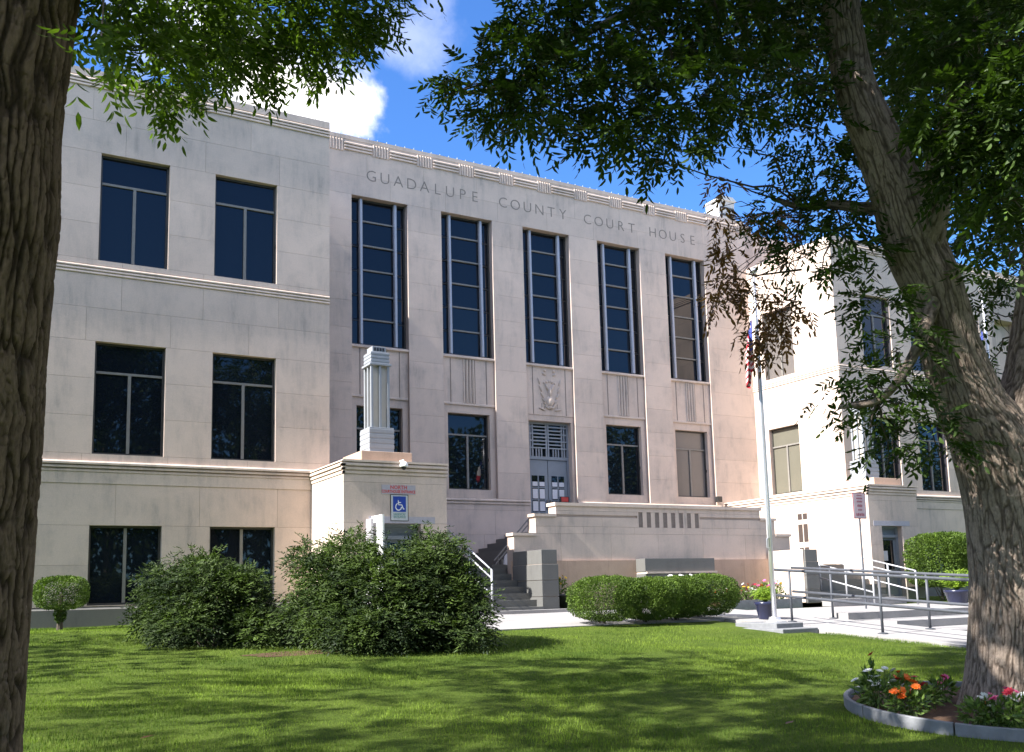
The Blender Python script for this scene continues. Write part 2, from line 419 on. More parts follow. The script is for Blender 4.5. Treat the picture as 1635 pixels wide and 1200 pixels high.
def ashlar(parent, u0, u1, zs, ops, plane, face='y', h=.78, L=1.9, mname='stone', proud=.03, skip=()):
    """stones on a wall whose face is at `plane`; face 'y' -> faces -Y with u=x, 'x' -> faces -X with u=y"""
    g = .0022
    zb = breaks(list(zs)+[z for o in ops for z in o[2:4] if zs[0] < z < zs[-1]], h)
    for ci, (z0, z1) in enumerate(zip(zb, zb[1:])):
        zm = (z0+z1)/2
        if any(a < zm < b for a, b in skip): continue
        cuts = sorted([(o[0], o[1]) for o in ops if o[2] < zm < o[3]])
        iv = []; a = u0
        for c0, c1 in cuts:
            if c0 > a+.02: iv.append((a, c0))
            a = max(a, c1)
        if a < u1-.02: iv.append((a, u1))
        for a, b in iv:
            n = max(1, round((b-a)/L)); st = (b-a)/n
            cut = [a]+[a+st*k+(st*.28 if ci % 2 else -st*.12) for k in range(1, n)]+[b]
            for p, q in zip(cut, cut[1:]):
                if face == 'y': stone_obj(((p+q)/2, plane+proud/2+.0, zm), (q-p-2*g, proud, z1-z0-2*g), parent, mname)
                else: stone_obj((plane+proud/2, (p+q)/2, zm), (proud, q-p-2*g, z1-z0-2*g), parent, mname)
def wall_core(name, u0, u1, z0, z1, ops, plane, depth=.42, face='y', proud=.03, mname='core'):
    us = sorted({u0, u1, *[o[0] for o in ops], *[o[1] for o in ops]}); us = [u for u in us if u0 <= u <= u1]
    mb = MB()
    for a, b in zip(us, us[1:]):
        um = (a+b)/2; cuts = sorted([(o[2], o[3]) for o in ops if o[0] < um < o[1]]); z = z0
        segs = []
        for c0, c1 in cuts:
            if c0 > z: segs.append((z, c0))
            z = c1
        if z < z1: segs.append((z, z1))
        for s0, s1 in segs:
            if face == 'y': mb.box(a, b, plane+proud-.002, plane+depth, s0, s1)
            else: mb.box(plane+proud-.002, plane+depth, a, b, s0, s1)
    return mb.build(name, mname, CH)
def reed(mb, u0, u1, plane, z0, z1, d, face='y', back=.03):
    """moulding bar with weathered (sloped) top"""
    t = min((z1-z0)*.45, d*.9)
    prof = [(plane+back, z0), (plane-d, z0), (plane-d, z1-t), (plane-d+t*.9, z1), (plane+back, z1)]
    mb.prism(prof[::-1] if face == 'y' else prof, u0, u1, 'x' if face == 'y' else 'y')
def frame(mb, u0, u1, z0, z1, w, y0, y1, face='y', mi=0):
    def b(a0, a1, c0, c1):
        if face == 'y': mb.box(a0, a1, y0, y1, c0, c1, mi)
        else: mb.box(y0, y1, a0, a1, c0, c1, mi)
    b(u0, u0+w, z0, z1); b(u1-w, u1, z0, z1); b(u0+w, u1-w, z0, z0+w); b(u0+w, u1-w, z1-w, z1)
def window(u0, u1, z0, z1, plane, transom=None, face='y', glass='glass', tilt=0):
    """metal window: frame, transom bar, mullion and one pane per opening"""
    e = .012
    mb = MB(); frame(mb, u0-.01, u1+.01, z0-.01, z1+.01, .055, plane, plane+.07, face)
    f = mb.build('window', 'bronze', CH)
    um = (u0+u1)/2; zt = z1-.68 if transom else z1-.045
    def b(mb_, a0, a1, p0, p1, c0, c1):
        if face == 'y': mb_.box(a0, a1, p0, p1, c0, c1)
        else: mb_.box(p0, p1, a0, a1, c0, c1)
    mm = MB(); b(mm, um-.032, um+.032, plane-.012, plane+.06, z0+.045, zt); mm.build('mullion', 'aludark', f)
    if transom: mm = MB(); b(mm, u0+.045, u1-.045, plane-.01, plane+.06, zt, zt+.05); mm.build('transom_bar', 'aludark', f)
    panes = [(u0+.045, um-.032, z0+.045, zt), (um+.032, u1-.045, z0+.045, zt)] + ([(u0+.045, u1-.045, zt+.05, z1-.045)] if transom else [])
    for k, p in enumerate(panes):
        mm = MB(); t_ = random.uniform(-.003, .003)
        b(mm, p[0]-.005, p[1]+.005, plane+.035, plane+.045, p[2]-.005, p[3]+.005)
        if face == 'y':
            tx, tz = random.uniform(-.012, .012), random.uniform(-.012, .012)
            mm.v = [(v[0], v[1]+tx*(v[0]-p[0])+tz*(v[2]-p[2])/(p[3]-p[2]), v[2]) for v in mm.v]
        mm.build('pane', glass, f)
    # sash latch on the right jamb
    if transom and face == 'y':
        mm = MB(); mm.box(u1-.02, u1+.005, plane-.03, plane, z0+.9, z0+1.0); mm.build('latch', 'black', f)
    return f
ROWS = [(.44, 2.11), (3.63, 6.08), (7.89, 10.35)]
def wing(xs, x0, x1, sx0, sx1, glasses=None):
    ops = [(x, x+1.45, a, b) for x in xs for a, b in ROWS]
    c = wall_core('wing_wall', x0+(.03 if x0 > 0 else 0), x1, 0.0, 12.2, ops, 0)
    so_ = [o for o in ops if o[1] > sx0-.2 and o[0] < sx1+.2]
    ashlar(c, sx0, sx1, [.42, 2.99, 3.2, 3.46, 7.55, 7.77, 11.83], so_, 0, skip=((3.2, 3.46), (7.55, 7.77)))
    mb = MB()   # granite plinth
    mb.prism([(-.05, 0), (-.05, .36), (.03, .42), (.03, 0)][::-1], x0, x1); mb.build('plinth', 'granite', CH)
    mb = MB(); 
    for k in range(3): reed(mb, x0, x1, 0, 3.24+.075*k, 3.30+.075*k+(.015 if k == 2 else 0), .035+.028*k)
    mb.box(x0, x1, -.018, .03, 2.993, 3.236); mb.build('belt_course', 'stone_trim', CH)
    mb = MB(); mb.box(x0, x1, .006, .03, 7.55, 7.77)
    for k in range(3): reed(mb, x0, x1, .006, 7.565+.07*k, 7.61+.07*k, .035)
    mb.build('string_course', 'stone_trim', CH)
    mb = MB(); mb.box(x0, x1, .004, .06, 11.83, 12.07)
    for k in range(3): reed(mb, x0, x1, .004, 11.845+.075*k, 11.90+.075*k, .045)
    mb.build('cornice', 'stone_trim', CH)
    mb = MB(); mb.box(x0-.0, x1, -.015, .5, 12.072, 12.25); mb.build('parapet_coping', 'stone', CH)
    for x in xs:
        if x > sx1 or x+1.45 < sx0: continue
        for r, (a, b) in enumerate(ROWS): window(x, x+1.45, a, b, .13, r > 0)
wing([-7.61, -5.14, -2.67, -.2, 2.27, 4.74], -14, XL, -1.2, XL)
wing([26.37, 28.84, 31.31, 33.78, 36.25], XR, 46, XR, 33.5)
mb = MB(); mb.box(-14, XL, .42, 16, 0, 12.0); mb.build('wing_block', 'stone', CH)
mb = MB(); mb.box(XR+.45, 46, .42, 16, 0, 12.0); mb.build('wing_block', 'stone', CH)
mb = MB(); mb.box(XL-.3, XL, 0.03, 4.5, 0, 12.2); mb.build('wing_return', 'stone', CH)
# right wing, side that faces the forecourt
sops = [(1.93, 3.36, 3.70, 6.06), (1.93, 3.36, 7.87, 10.33)]
c = wall_core('side_wall', .421, 4.45, 0, 12.2, sops, XR, .45, 'x')
ashlar(c, .033, 4.0, [3.3, 3.46, 7.55, 7.77, 11.83], sops, XR, 'x', skip=((3.2, 3.46), (7.55, 7.77)))
mb = MB(); mb.box(XR-.015, XR+.5, .5, 4.4, 12.073, 12.252); mb.build('parapet_coping', 'stone', CH)
mb = MB()
for k in range(3): reed(mb, .0, 4.0, XR+.004, 11.845+.075*k, 11.90+.075*k, .045, 'x')
mb.box(XR+.004, XR+.05, .0, 4.0, 11.83, 12.07); mb.build('cornice', 'stone_trim', CH)
mb = MB()
for k in range(3): reed(mb, .0, 4.0, XR+.006, 7.565+.07*k, 7.61+.07*k, .035, 'x')
mb.box(XR+.006, XR+.04, .0, 4.0, 7.55, 7.77); mb.build('string_course', 'stone_trim', CH)
M['blind'] = plain('olive vertical blind', (.115, .11, .085), .5, 0, .06, 3)
for o in sops:
    f = window(o[0], o[1], o[2], o[3], XR+.13, True, 'x', 'glass_blind' if o[2] > 7 else 'blind')

# centre block
BW = .895; BC = [XM+2.925*k for k in (-2, -1, 0, 1, 2)]
ops = [(c-BW, c+BW, 3.36 if k != 2 else 2.25, 12.3) for k, c in enumerate(BC)]
c = wall_core('centre_wall', XL, XR+.4, 0, 14.0, ops, YC, .5)
ashlar(c, XL+.9, XR, [1.2, 3.0, 3.16, 3.36, 12.3, 13.55], ops, YC, h=.8, skip=((3.16, 3.36),))
mb = MB(); mb.box(XL-6, XR+6, YC+.5, 18, 0, 13.95); mb.build('centre_block', 'stone', CH)
mb = MB(); mb.box(XL-6.0, XR+.0, YC-.01, YC+.7, 14.0, 14.12); mb.box(XL+.0, XR+.0, YC+.004, YC+.5, 13.55, 14.0); mb.build('parapet_coping', 'stone', CH)
mb = MB(); mb.box(XR-.0, XR+.02, YC+.02, 17.9, 11.9, 13.94); mb.build('block_end', 'stone', CH)
# frieze: three bars broken by fluted blocks
FX = [8.75+1.445*k for k in range(12)]
edges = [XL] + [e for a in FX for e in (a, a+.56)] + [XR]
for a, b in zip(edges[0::2], edges[1::2]):
    if b-a < .05: continue
    mb = MB()
    for k in range(3): reed(mb, a, b, YC+.004, 13.66+.095*k, 13.73+.095*k, .05)
    mb.build('frieze_bar', 'stone', CH)
for a in FX:
    mb = MB()
    for k in range(6):
        xx = a+.02+.09*k; mb.prism([(xx, YC+.03), (xx, YC-.015), (xx+.02, YC-.035), (xx+.045, YC-.035), (xx+.065, YC-.015), (xx+.065, YC+.03)], 13.61, 13.97, 'z')
    mb.build('fluted_block', 'stone', CH)
# inscription
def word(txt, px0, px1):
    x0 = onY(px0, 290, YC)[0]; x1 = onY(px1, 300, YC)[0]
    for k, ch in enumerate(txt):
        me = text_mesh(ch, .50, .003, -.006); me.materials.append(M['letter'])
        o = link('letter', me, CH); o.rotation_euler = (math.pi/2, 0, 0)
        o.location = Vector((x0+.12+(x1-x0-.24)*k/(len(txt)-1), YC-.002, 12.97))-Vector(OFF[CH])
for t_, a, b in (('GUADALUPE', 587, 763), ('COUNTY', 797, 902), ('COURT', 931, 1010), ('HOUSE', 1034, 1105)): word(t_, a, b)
# bays
for k, xc in enumerate(BC):
    x0, x1 = xc-BW, xc+BW
    # tall window
    z0, z1 = 7.80, 12.3; yp = YC+.24
    mb = MB(); frame(mb, x0-.01, x1+.01, z0-.01, z1+.01, .06, yp-.01, yp+.08); f = mb.build('tall_window', 'bronze', CH)
    for s in (-.55, .55):
        mb = MB(); mb.prism([(xc+s-.05, yp), (xc+s-.05, yp-.09), (xc+s-.03, yp-.12), (xc+s+.03, yp-.12), (xc+s+.05, yp-.09), (xc+s+.05, yp)], z0+.03, z1-.03, 'z'); mb.build('mullion', 'alu', f)
    lv = [z0+.05]+[8.60+.755*j for j in range(5)]+[z1-.05]
    for z in lv[1:-1]:
        mb = MB(); mb.box(xc-.5, xc+.5, yp-.03, yp+.04, z-.022, z+.022); mb.build('glazing_bar', 'aludark', f)
        for s in (-1, 1):
            mb = MB(); a_, b_ = sorted((xc+s*.6, xc+s*(BW-.05))); mb.box(a_, b_, yp+.0, yp+.04, z-.06, z-.04); mb.build('glazing_bar', 'bronze', f)
    for za, zb_ in zip(lv, lv[1:]):
        for a_, b_ in ((xc-.5, xc+.5), (xc-BW+.05, xc-.6), (xc+.6, xc+BW-.05)):
            t1 = random.uniform(-.012, .012); mb = MB(); mb.box(a_-.01, b_+.01, yp+.03, yp+.038, za+.01, zb_-.01)
            mb.v = [(v[0], v[1]+t1*(v[2]-za)/(zb_-za), v[2]) for v in mb.v]; mb.build('pane', 'glass', f)
    # spandrel panel
    bot = 6.25 if k != 2 else 6.12
    mb = MB(); mb.box(x0-.01, x1+.01, YC+.10, YC+.5, bot, 7.79); sp = mb.build('spandrel', 'stone', CH)
    mb = MB(); mb.prism([(YC+.10, 7.69), (YC+.02, 7.70), (YC+.02, 7.75), (YC+.10, 7.79)][::-1], x0, x1); mb.build('sill', 'stone_trim', sp)
    for s in (-.62, .62):
        mb = MB(); mb.box(xc+s-.012, xc+s+.012, YC+.092, YC+.101, bot+.02, 7.68); mb.build('groove', 'groove', sp)
    if k != 2:
        for j in range(4):
            xx = xc-.165+.11*j; mb = MB(); mb.prism([(xx-.04, YC+.1), (xx-.015, YC+.06), (xx+.015, YC+.06), (xx+.04, YC+.1)], bot+.05, 7.68, 'z'); mb.build('flute', 'stone_trim', sp)
            mb = MB(); mb.box(xx+.042, xx+.062, YC+.092, YC+.1005, bot+.05, 7.68); mb.build('groove', 'groove', sp)
        # lower window set in its own stone surround
        wx0, wx1, wz0, wz1 = xc-.72, xc+.72, 3.63, 5.98
        mb = MB(); mb.box(x0-.01, wx0, YC+.13, YC+.5, 3.36, bot); mb.box(wx1, x1+.01, YC+.13, YC+.5, 3.36, bot); mb.box(wx0, wx1, YC+.13, YC+.5, 3.36, wz0); mb.box(wx0, wx1, YC+.13, YC+.5, wz1, bot)
        mb.build('window_surround', 'stone', CH)
        mb = MB(); mb.prism([(YC+.13, bot-.02), (YC+.08, bot-.02), (YC+.08, bot+.03), (YC+.10, bot+.05), (YC+.13, bot+.05)][::-1], x0, x1); mb.build('label_mould', 'stone_trim', CH)
        window(wx0, wx1, wz0, wz1, YC+.27, True, 'y', 'glass_blind' if k == 4 else 'glass')
    else:
        # carved emblem: crest with sheaf, scroll and two top motifs
        mb = MB()
        def lobe(cx, cz, rx, rz, rot=0, d=.05, n=10):
            ca, sa = math.cos(rot), math.sin(rot); b0 = len(mb.v); y_ = YC+.10
            for sc, dy in ((1, .004), (.75, -d*.7), (.3, -d)):
                for j in range(n):
                    th = 2*math.pi*j/n; a_, b_ = rx*sc*math.cos(th), rz*sc*math.sin(th)
                    mb.v.append((xc+cx+a_*ca-b_*sa, y_+dy, 6.25+cz+a_*sa+b_*ca))
            for r_ in range(2):
                for j in range(n):
                    j2 = (j+1) % n; mb.face((b0+r_*n+j, b0+r_*n+j2, b0+(r_+1)*n+j2, b0+(r_+1)*n+j))
            mb.face(tuple(b0+2*n+j for j in range(n)))
        for s in (-1, 1):
            for q in range(6): lobe(s*(.12+.055*q), .12+.07*q+.02*q*q, .035, .13, -s*(.95-.13*q), .06)
            lobe(s*.20, 1.22, .09, .05, s*.5, .05); lobe(s*.17, 1.33, .05, .06, 0, .05); lobe(s*.3, .06, .14, .035, s*.25, .06)
        lobe(0, .32, .16, .20, 0, .09); lobe(0, .62, .07, .20, 0, .08); lobe(-.1, .78, .05, .15, .5, .06); lobe(.1, .78, .05, .15, -.5, .06)
        for q in range(5): lobe(-.2+.1*q, .93+.03*(2-abs(q-2)), .035, .05, 0, .05)
        lobe(0, .12, .2, .05, 0, .07)
        mb.build('carved_emblem', 'stone_trim', sp, smooth=True)
        for px_ in range(1):
            mb = MB()
            for q in range(7): mb.box(xc-.30+.1*q-.012, xc-.30+.1*q+.0, YC+.094, YC+.1005, 6.27+.05*(q % 3), 6.5+.05*(q % 2))
            mb.build('groove', 'groove', sp)
        # doorway
        dx0, dx1 = xc-.80, xc+.80; yd = YC+.34
        mb = MB(); mb.box(x0-.01, dx0, YC+.12, YC+.5, 2.25, 6.12); mb.box(dx1, x1+.01, YC+.12, YC+.5, 2.25, 6.12); mb.box(dx0, dx1, YC+.12, YC+.5, 5.93, 6.12); mb.build('door_surround', 'stone', CH)
        mb = MB(); frame(mb, dx0, dx1, 2.26, 5.92, .07, yd-.03, yd+.06); mb.box(dx0+.07, dx1-.07, yd-.03, yd+.06, 4.70, 4.80); df = mb.build('door_frame', 'doorgrey', CH)
        mb = MB(); mb.box(dx0+.05, dx1-.05, yd+.05, yd+.06, 4.8, 5.9); mb.build('transom_glass', 'glass', df)
        mb = MB()
        for s in (-1, 1):
            for u in (.015, .53, .62):
                a_, b_ = sorted((xc+s*u, xc+s*(u+.045))); mb.box(a_, b_, yd-.02, yd+.03, 4.8, 5.86)
            for j in range(7):
                zz = 5.08+.115*j; a_, b_ = sorted((xc+s*.06, xc+s*(.53 if j % 2 else .73))); mb.box(a_, b_, yd-.026, yd+.024, zz-.02, zz+.02)
            for u in (.2, .3, .4):
                a_, b_ = sorted((xc+s*u, xc+s*(u+.04))); mb.box(a_, b_, yd-.014, yd+.03, 4.8, 5.06)
        mb.build('transom_grille', 'lamp_metal', df)
        for s in (-1, 1):
            a_, b_ = sorted((xc+s*.012, xc+s*.725)); mb = MB(); mb.box(a_, b_, yd+.01, yd+.055, 2.27, 4.69); d_ = mb.build('door', 'doorgrey', CH)
            mc = xc+s*.37
            for q in range(4):
                for u in (-.13, .13):
                    z_ = 2.62+.40*q; mb = MB(); mb.box(mc+u-.105, mc+u+.105, yd+.0, yd+.0085, z_, z_+.36); mb.build('pane', 'glass', d_)
                    if q > 0 or s < 0:
                        mb = MB(); mb.box(mc+u-.095, mc+u+.095, yd-.006, yd-.003, z_+.02+(.0 if q < 3 else 0), z_+(.33 if q < 3 else .16)); mb.build('posted_paper', 'paper', d_)
            mb = MB(); mb.box(xc+s*.06-.02, xc+s*.06+.02, yd-.06, yd+.01, 3.1, 3.4); mb.build('door_pull', 'aludark', d_)
# small sill ledges on the centre base
mb = MB(); mb.box(XL, XM-BW, YC-.0, YC+.03, 3.16, 3.36); mb.box(XM+BW, XR, YC-.0, YC+.03, 3.16, 3.36)
for k in range(2):
    reed(mb, XL, XM-BW, YC, 3.19+.085*k, 3.25+.085*k, .035+.02*k); reed(mb, XM+BW, XR, YC, 3.19+.085*k, 3.25+.085*k, .035+.02*k)
mb.build('belt_course', 'stone_trim', CH)

# entry blocks
def block(x0, x1, door, mirror):
    y0 = -2.23; H = 3.43
    ops_ = [(door[0], door[1], 0, door[2])]
    c = wall_core('entry_block_wall', x0+.03, x1, 0, H-.04, ops_, y0, .4)
    ashlar(c, x0, x1, [.36, 1.05, door[2], 2.95, 3.12], ops_, y0, h=.75, L=1.5)
    mb = MB(); mb.box(x0+.03, x1, y0+.4, YC-.01, 0, H-.04); b_ = mb.build('entry_block_body', 'core', CH)
    so_ = [] if not mirror else [(.16, .64, 1.5, 2.85)]
    ashlar(b_, y0+.033, YC-.02, [.36, 1.05, 2.1, 2.95, 3.12], so_, x0, 'x', h=.75, L=1.6)
    mb = MB(); mb.box(x0-.01, x1+.005, y0-.012, y0+.03, 0, .36) if False else None
    mb.box(x0-.03, door[0], y0-.03, y0+.03, 0, .36); mb.box(door[1], x1+.02, y0-.03, y0+.03, 0, .36); mb.box(x0-.03, x0+.03, y0+.03, YC-.02, 0, .36); mb.build('plinth', 'granite', CH)
    mb = MB()
    for k in range(3):
        d = .02+.022*k; z = 3.13+.085*k
        reed(mb, x0-d, x1+.02, y0, z, z+.068, d); reed(mb, y0-d, YC-.02, x0, z, z+.068, d, 'x')
    mb.box(x0-.0, x1+.01, y0-.0, YC-.02, 3.125, H-.045); mb.build('belt_course', 'stone_trim', CH)
    mb = MB(); mb.prism([(x0-.075, H-.045), (x1+.03, H-.045), (x1+.03, H), (x0-.02, H)], y0-.07, YC-.02, 'y'); mb.build('coping', 'stone_trim', CH)
    # pedestal slab for the lantern
    cx = 8.2 if not mirror else 24.75
    mb = MB(); mb.box(cx-.61, cx+.61, y0+.35, y0+1.55, H, 3.70); mb.build('pedestal_slab', 'stone_warm', CH, bevel=.01)
    # recessed doorway
    mb = MB(); mb.box(door[0], door[1], y0+.25, y0+.39, 0, door[2]); dj = mb.build('door_recess', 'doorgrey', CH)
    mb = MB(); frame(mb, door[0]+.002, door[1]-.002, .02, door[2]-.002, .07, y0+.17, y0+.249); mb.box(door[0]+.07, door[1]-.07, y0+.16, y0+.249, door[2]-.34, door[2]-.26); mb.build('door_frame', 'doorgrey', dj)
    mb = MB(); mb.box(door[0]+.18, door[1]-.18, y0+.235, y0+.2485, .9, door[2]-.42); mb.build('pane', 'glass', dj)
    mb = MB(); mb.box(door[0]+.2, door[0]+.45, y0+.228, y0+.2335, 1.15, 1.45); mb.build('posted_paper', 'paper', dj)
    mb = MB(); mb.box(door[0]-.35, door[1]+.35, y0-.006, y0+.02, door[2], door[2]+.15); mb.build('lintel', 'signlav', CH)
    return b_
block(7.05, 9.5, (7.97, 8.85, 2.06), False)
bR = block(23.38, 25.56, (23.9, 24.8, 2.19), True)
mb = MB(); mb.box(23.385, 23.40, .16, .64, 1.5, 2.85); sl = mb.build('vent_panel', 'stone', CH)
for yy in (.2, .42):
    for a, b in ((1.55, 1.68), (1.86, 2.42), (2.58, 2.76)):
        mb = MB(); mb.box(23.372, 23.384, yy, yy+.17, a, b); mb.build('vent_slot', 'cell_open', sl)

# terrace wall, its stepped ends, cheek blocks and stairs
YP = -1.5
prof = [(11.64, .0), (20.83, .0), (20.83, 1.95), (20.27, 1.95), (20.27, 2.40), (19.72, 2.40), (19.72, 2.68), (12.87, 2.68), (12.87, 2.40), (12.27, 2.40), (12.27, 1.92), (11.64, 1.92)]
mb = MB(); mb.prism(prof, YP+.03, YP+.35, 'y'); tw = mb.build('terrace_wall', 'core', CH)
vents = [(15.43+.272*k, 15.57+.272*k, 2.14, 2.45) for k in range(8)]
ashlar(tw, 11.64, 20.83, [1.24, 1.92], [], YP, h=.7, L=1.5)
ashlar(tw, 12.27, 20.27, [1.92, 2.34], [(15.39, 17.51, 2.1, 2.5)], YP, h=.5, L=1.5)
ashlar(tw, 12.87, 19.72, [2.40, 2.62], [(15.39, 17.51, 2.1, 2.5)], YP, h=.4, L=1.7)
ashlar(tw, 11.55, 20.9, [.02, 1.24], [(15.28, 17.56, .3, 1.24)], YP-.05, h=1.3, L=1.15, mname='stone_warm', proud=.075)
for k in range(9):
    xx = 15.39+.272*k-.092; mb = MB(); mb.box(max(15.39, xx), min(xx+.132, 17.51), YP+.0, YP+.03, 2.1, 2.5); mb.build('vent_bar', 'stone', tw)
for v in vents:
    mb = MB(); mb.box(v[0]-.002, v[1]+.002, YP+.018, YP+.029, 2.1, 2.5); mb.build('vent_slot', 'groove', tw)
mb = MB(); mb.box(12.83, 19.76, YP-.04, YP+.38, 2.62, 2.70); mb.build('coping', 'stone_trim', CH)
for a, b, z in ((12.22, 12.868, 2.34), (11.6, 12.268, 1.86), (19.722, 20.32, 2.34), (20.272, 20.87, 1.89)):
    mb = MB(); mb.box(a, b, YP-.035, YP+.37, z, z+.07); mb.build('coping', 'stone_trim', CH)
mb = MB(); mb.box(14.75, 17.82, YP+.35, YC-.0, 0, 2.25); mb.build('terrace_floor', 'concrete', CH)
for sgn, X0, X1 in ((1, 12.3, 14.75), (-1, 20.27, 17.82)):
    n = 8
    for k in range(n):
        a = X0+(X1-X0)*k/n; b = X1; a, b = sorted((a, b)); z = 1.1+1.15*k/n
        mb = MB(); mb.box(a, b, .9, YC-.002, z if k else 0, z+1.15/n); mb.build('stair_tread', 'granite', CH)
for X0, X1 in ((9.53, 11.56), (20.42, 23.34)):
    mb = MB(); mb.box(X0 if X0 < 15 else 20.3, 12.29 if X0 < 15 else X1, -.9, YC-.002, 0, 1.1); mb.build('stair_landing', 'granite', CH)
    for k in range(7):
        mb = MB(); mb.box(X0, X1, -2.95+.29*k, -.9, .155*k+(.02 if not k else 0), .155*(k+1)); mb.build('stair_tread', 'granite', CH)
    mb = MB(); mb.box(X0-.0, X1+.55 if X0 < 15 else X1, -3.35, -2.952, -.1, .09); mb.build('stair_tread', 'concrete', CH)
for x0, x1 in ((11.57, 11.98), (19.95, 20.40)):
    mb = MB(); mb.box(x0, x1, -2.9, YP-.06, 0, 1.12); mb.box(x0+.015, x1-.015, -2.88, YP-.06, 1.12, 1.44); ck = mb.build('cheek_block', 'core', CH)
    for z0_, z1_ in ((.0, .37), (.375, .745), (.75, 1.118)):
        mb = MB(); mb.box(x0-.02, x1+.02, -2.92, YP-.06, z0_+.004, z1_-.004); mb.build('granite_course', 'granite', ck, bevel=.006)
    mb = MB(); mb.box(x0-.005, x1+.005, -2.9, YP-.06, 1.122, 1.45); mb.build('granite_course', 'granite', ck, bevel=.006)
    if x0 > 15: mb = MB(); mb.box(x0-.05, x0-.022, -2.86, YP-.06, .02, 1.46); mb.build('sunlit_face_slab', 'stone_trim', ck)  # added pale slab puts the sunlit look of this granite side into colour
# memorial slab set on the terrace wall
mm = thing('memorial_slab', (16.4, -1.75, .2), 'dark grey granite slab set against the terrace wall behind the round hedge', 'memorial')
mb = MB(); mb.box(15.24, 17.56, -1.95, YP-.055, .93, 1.27); mb.build('slab', 'granite', mm, bevel=.006)
mb = MB(); mb.box(15.26, 17.6, -2.0, YP-.055, .88, .928); mb.build('ledge', 'stone_trim', mm)
mb = MB(); mb.box(15.24, 17.56, -1.95, YP-.055, .1, .878); mb.build('lower_slab', 'granite', mm, bevel=.006)
for k in range(4):
    x = 15.95+.33*k; mb = MB(); mb.tube([(x, -1.95, .80), (x, -2.05, .83), (x+.04, -2.14, .80), (x+.07, -2.17, .73)], [.02, .025, .022, .018], 8); mb.lathe([(.0, -.03), (.045, -.02), (.045, .02), (.0, .03)], (x, -1.98, .80), 10); mb.build('spout', 'white', mm, smooth=True)

# roof-top things
rb = thing('rooftop_cupola', (24.3, 7.2, 13.95), 'small white louvred box standing on the flat roof', 'roof vent')
px0 = onY(1136, 347, 7.2); 
cx = onY(1150, 340, 7.2)[0]; zb = 13.95; zt = onY(1150, 322, 7.2)[2]
rb.location = (cx, 7.2, zb); OFF[rb] = np.array((cx, 7.2, zb))
mb = MB(); mb.box(cx-.42, cx+.42, 6.8, 7.6, zb, zt-.12); mb.build('housing', 'signwhite', rb)
for k in range(4):
    z = zb+(zt-zb)*(.45+.12*k); mb = MB(); mb.box(cx-.36, cx+.36, 6.77, 6.799, z, z+.07); mb.build('louvre', 'steel', rb)
mb = MB(); mb.prism([(cx-.5, zt-.12), (cx+.5, zt-.12), (cx+.3, zt+.05), (cx-.3, zt+.05)], 6.72, 7.68, 'y'); mb.build('cap', 'signwhite', rb)
ls = thing('roof_light_string', (XM, YC, 14.12), 'string of small clear bulbs clipped along the centre roof edge', 'string lights')
mb = MB(); mb.tube([(8+.5*k, YC+.02, 14.125+.01*(k % 2)) for k in range(34)], .006, 5); mb.build('cable', 'black', ls)
bm = None
for k in range(56):
    x = 8.3+.298*k; mb = MB(); mb.lathe([(.0, 0), (.010, .008), (.013, .03), (.007, .045), (.0, .05)], (0, 0, 0), 6)
    if bm is None:
        me = bpy.data.meshes.new('bulb'); me.from_pydata(mb.v, [], mb.f); me.materials.append(M['signwhite']); bm = me
    o = link('bulb', bm, ls); o.location = (x-XM, .02+.02*random.random(), .012)

# lanterns
def lantern(cx, label):
    cy = -1.33
    L_ = thing('lantern', (cx, cy+.3, 3.70), label, 'lantern', 'lanterns on the entry blocks')
    y0, y1 = cy, cy+.6
    mb = MB(); mb.box(cx-.34, cx+.34, y0-.04, y1+.04, 3.70, 3.78); mb.build('foot', 'lamp_metal', L_, bevel=.008)
    mb = MB()
    mb.box(cx-.30, cx+.30, y0, y1, 3.78, 4.35)
    for k in range(4): mb.box(cx-.308, cx+.308, y0-.008, y1+.008, 3.86+.12*k, 3.95+.12*k)
    mb.build('base', 'lamp_metal', L_, bevel=.006)
    mb = MB(); mb.box(cx-.17, cx+.17, y0+.13, y1-.13, 4.35, 5.88); mb.build('inner_glass', 'lamp_glass', L_)
    for a in (-1, 0, 1):
        for b in (-1, 0, 1):
            if a == 0 and b == 0: continue
            x = cx+a*.205; y = (y0+y1)/2+b*.205
            mb = MB(); mb.box(x-.028, x+.028, y-.028, y+.028, 4.35, 5.88); mb.build('rib', 'lamp_metal', L_, bevel=.006)
    for a, b in ((-1, -1), (1, -1), (-1, 1), (1, 1)):
        pass
    mb = MB(); mb.box(cx-.27, cx+.27, y0+.03, y1-.03, 5.83, 5.88); mb.box(cx-.225, cx+.225, y0+.075, y1-.075, 5.88, 6.16)
    for k in range(3): mb.box(cx-.235, cx+.235, y0+.065, y1-.065, 5.92+.085*k, 5.97+.085*k)
    mb.build('cap', 'lamp_metal', L_, bevel=.006)
    mb = MB(); mb.box(cx-.17, cx+.17, y0+.13, y1-.13, 6.16, 6.30); mb.build('finial', 'lamp_metal', L_, bevel=.006)
    for k in range(4):
        mb = MB(); mb.box(cx-.13+.07*k, cx-.08+.07*k, y0+.122, y0+.1295, 6.19, 6.27); mb.build('vent_slot', 'black', L_)
lantern(8.3, 'tall silver art deco lantern on the block with the wheelchair sign')
lantern(24.75, 'tall silver art deco lantern on the block beside the hedge and notice board')

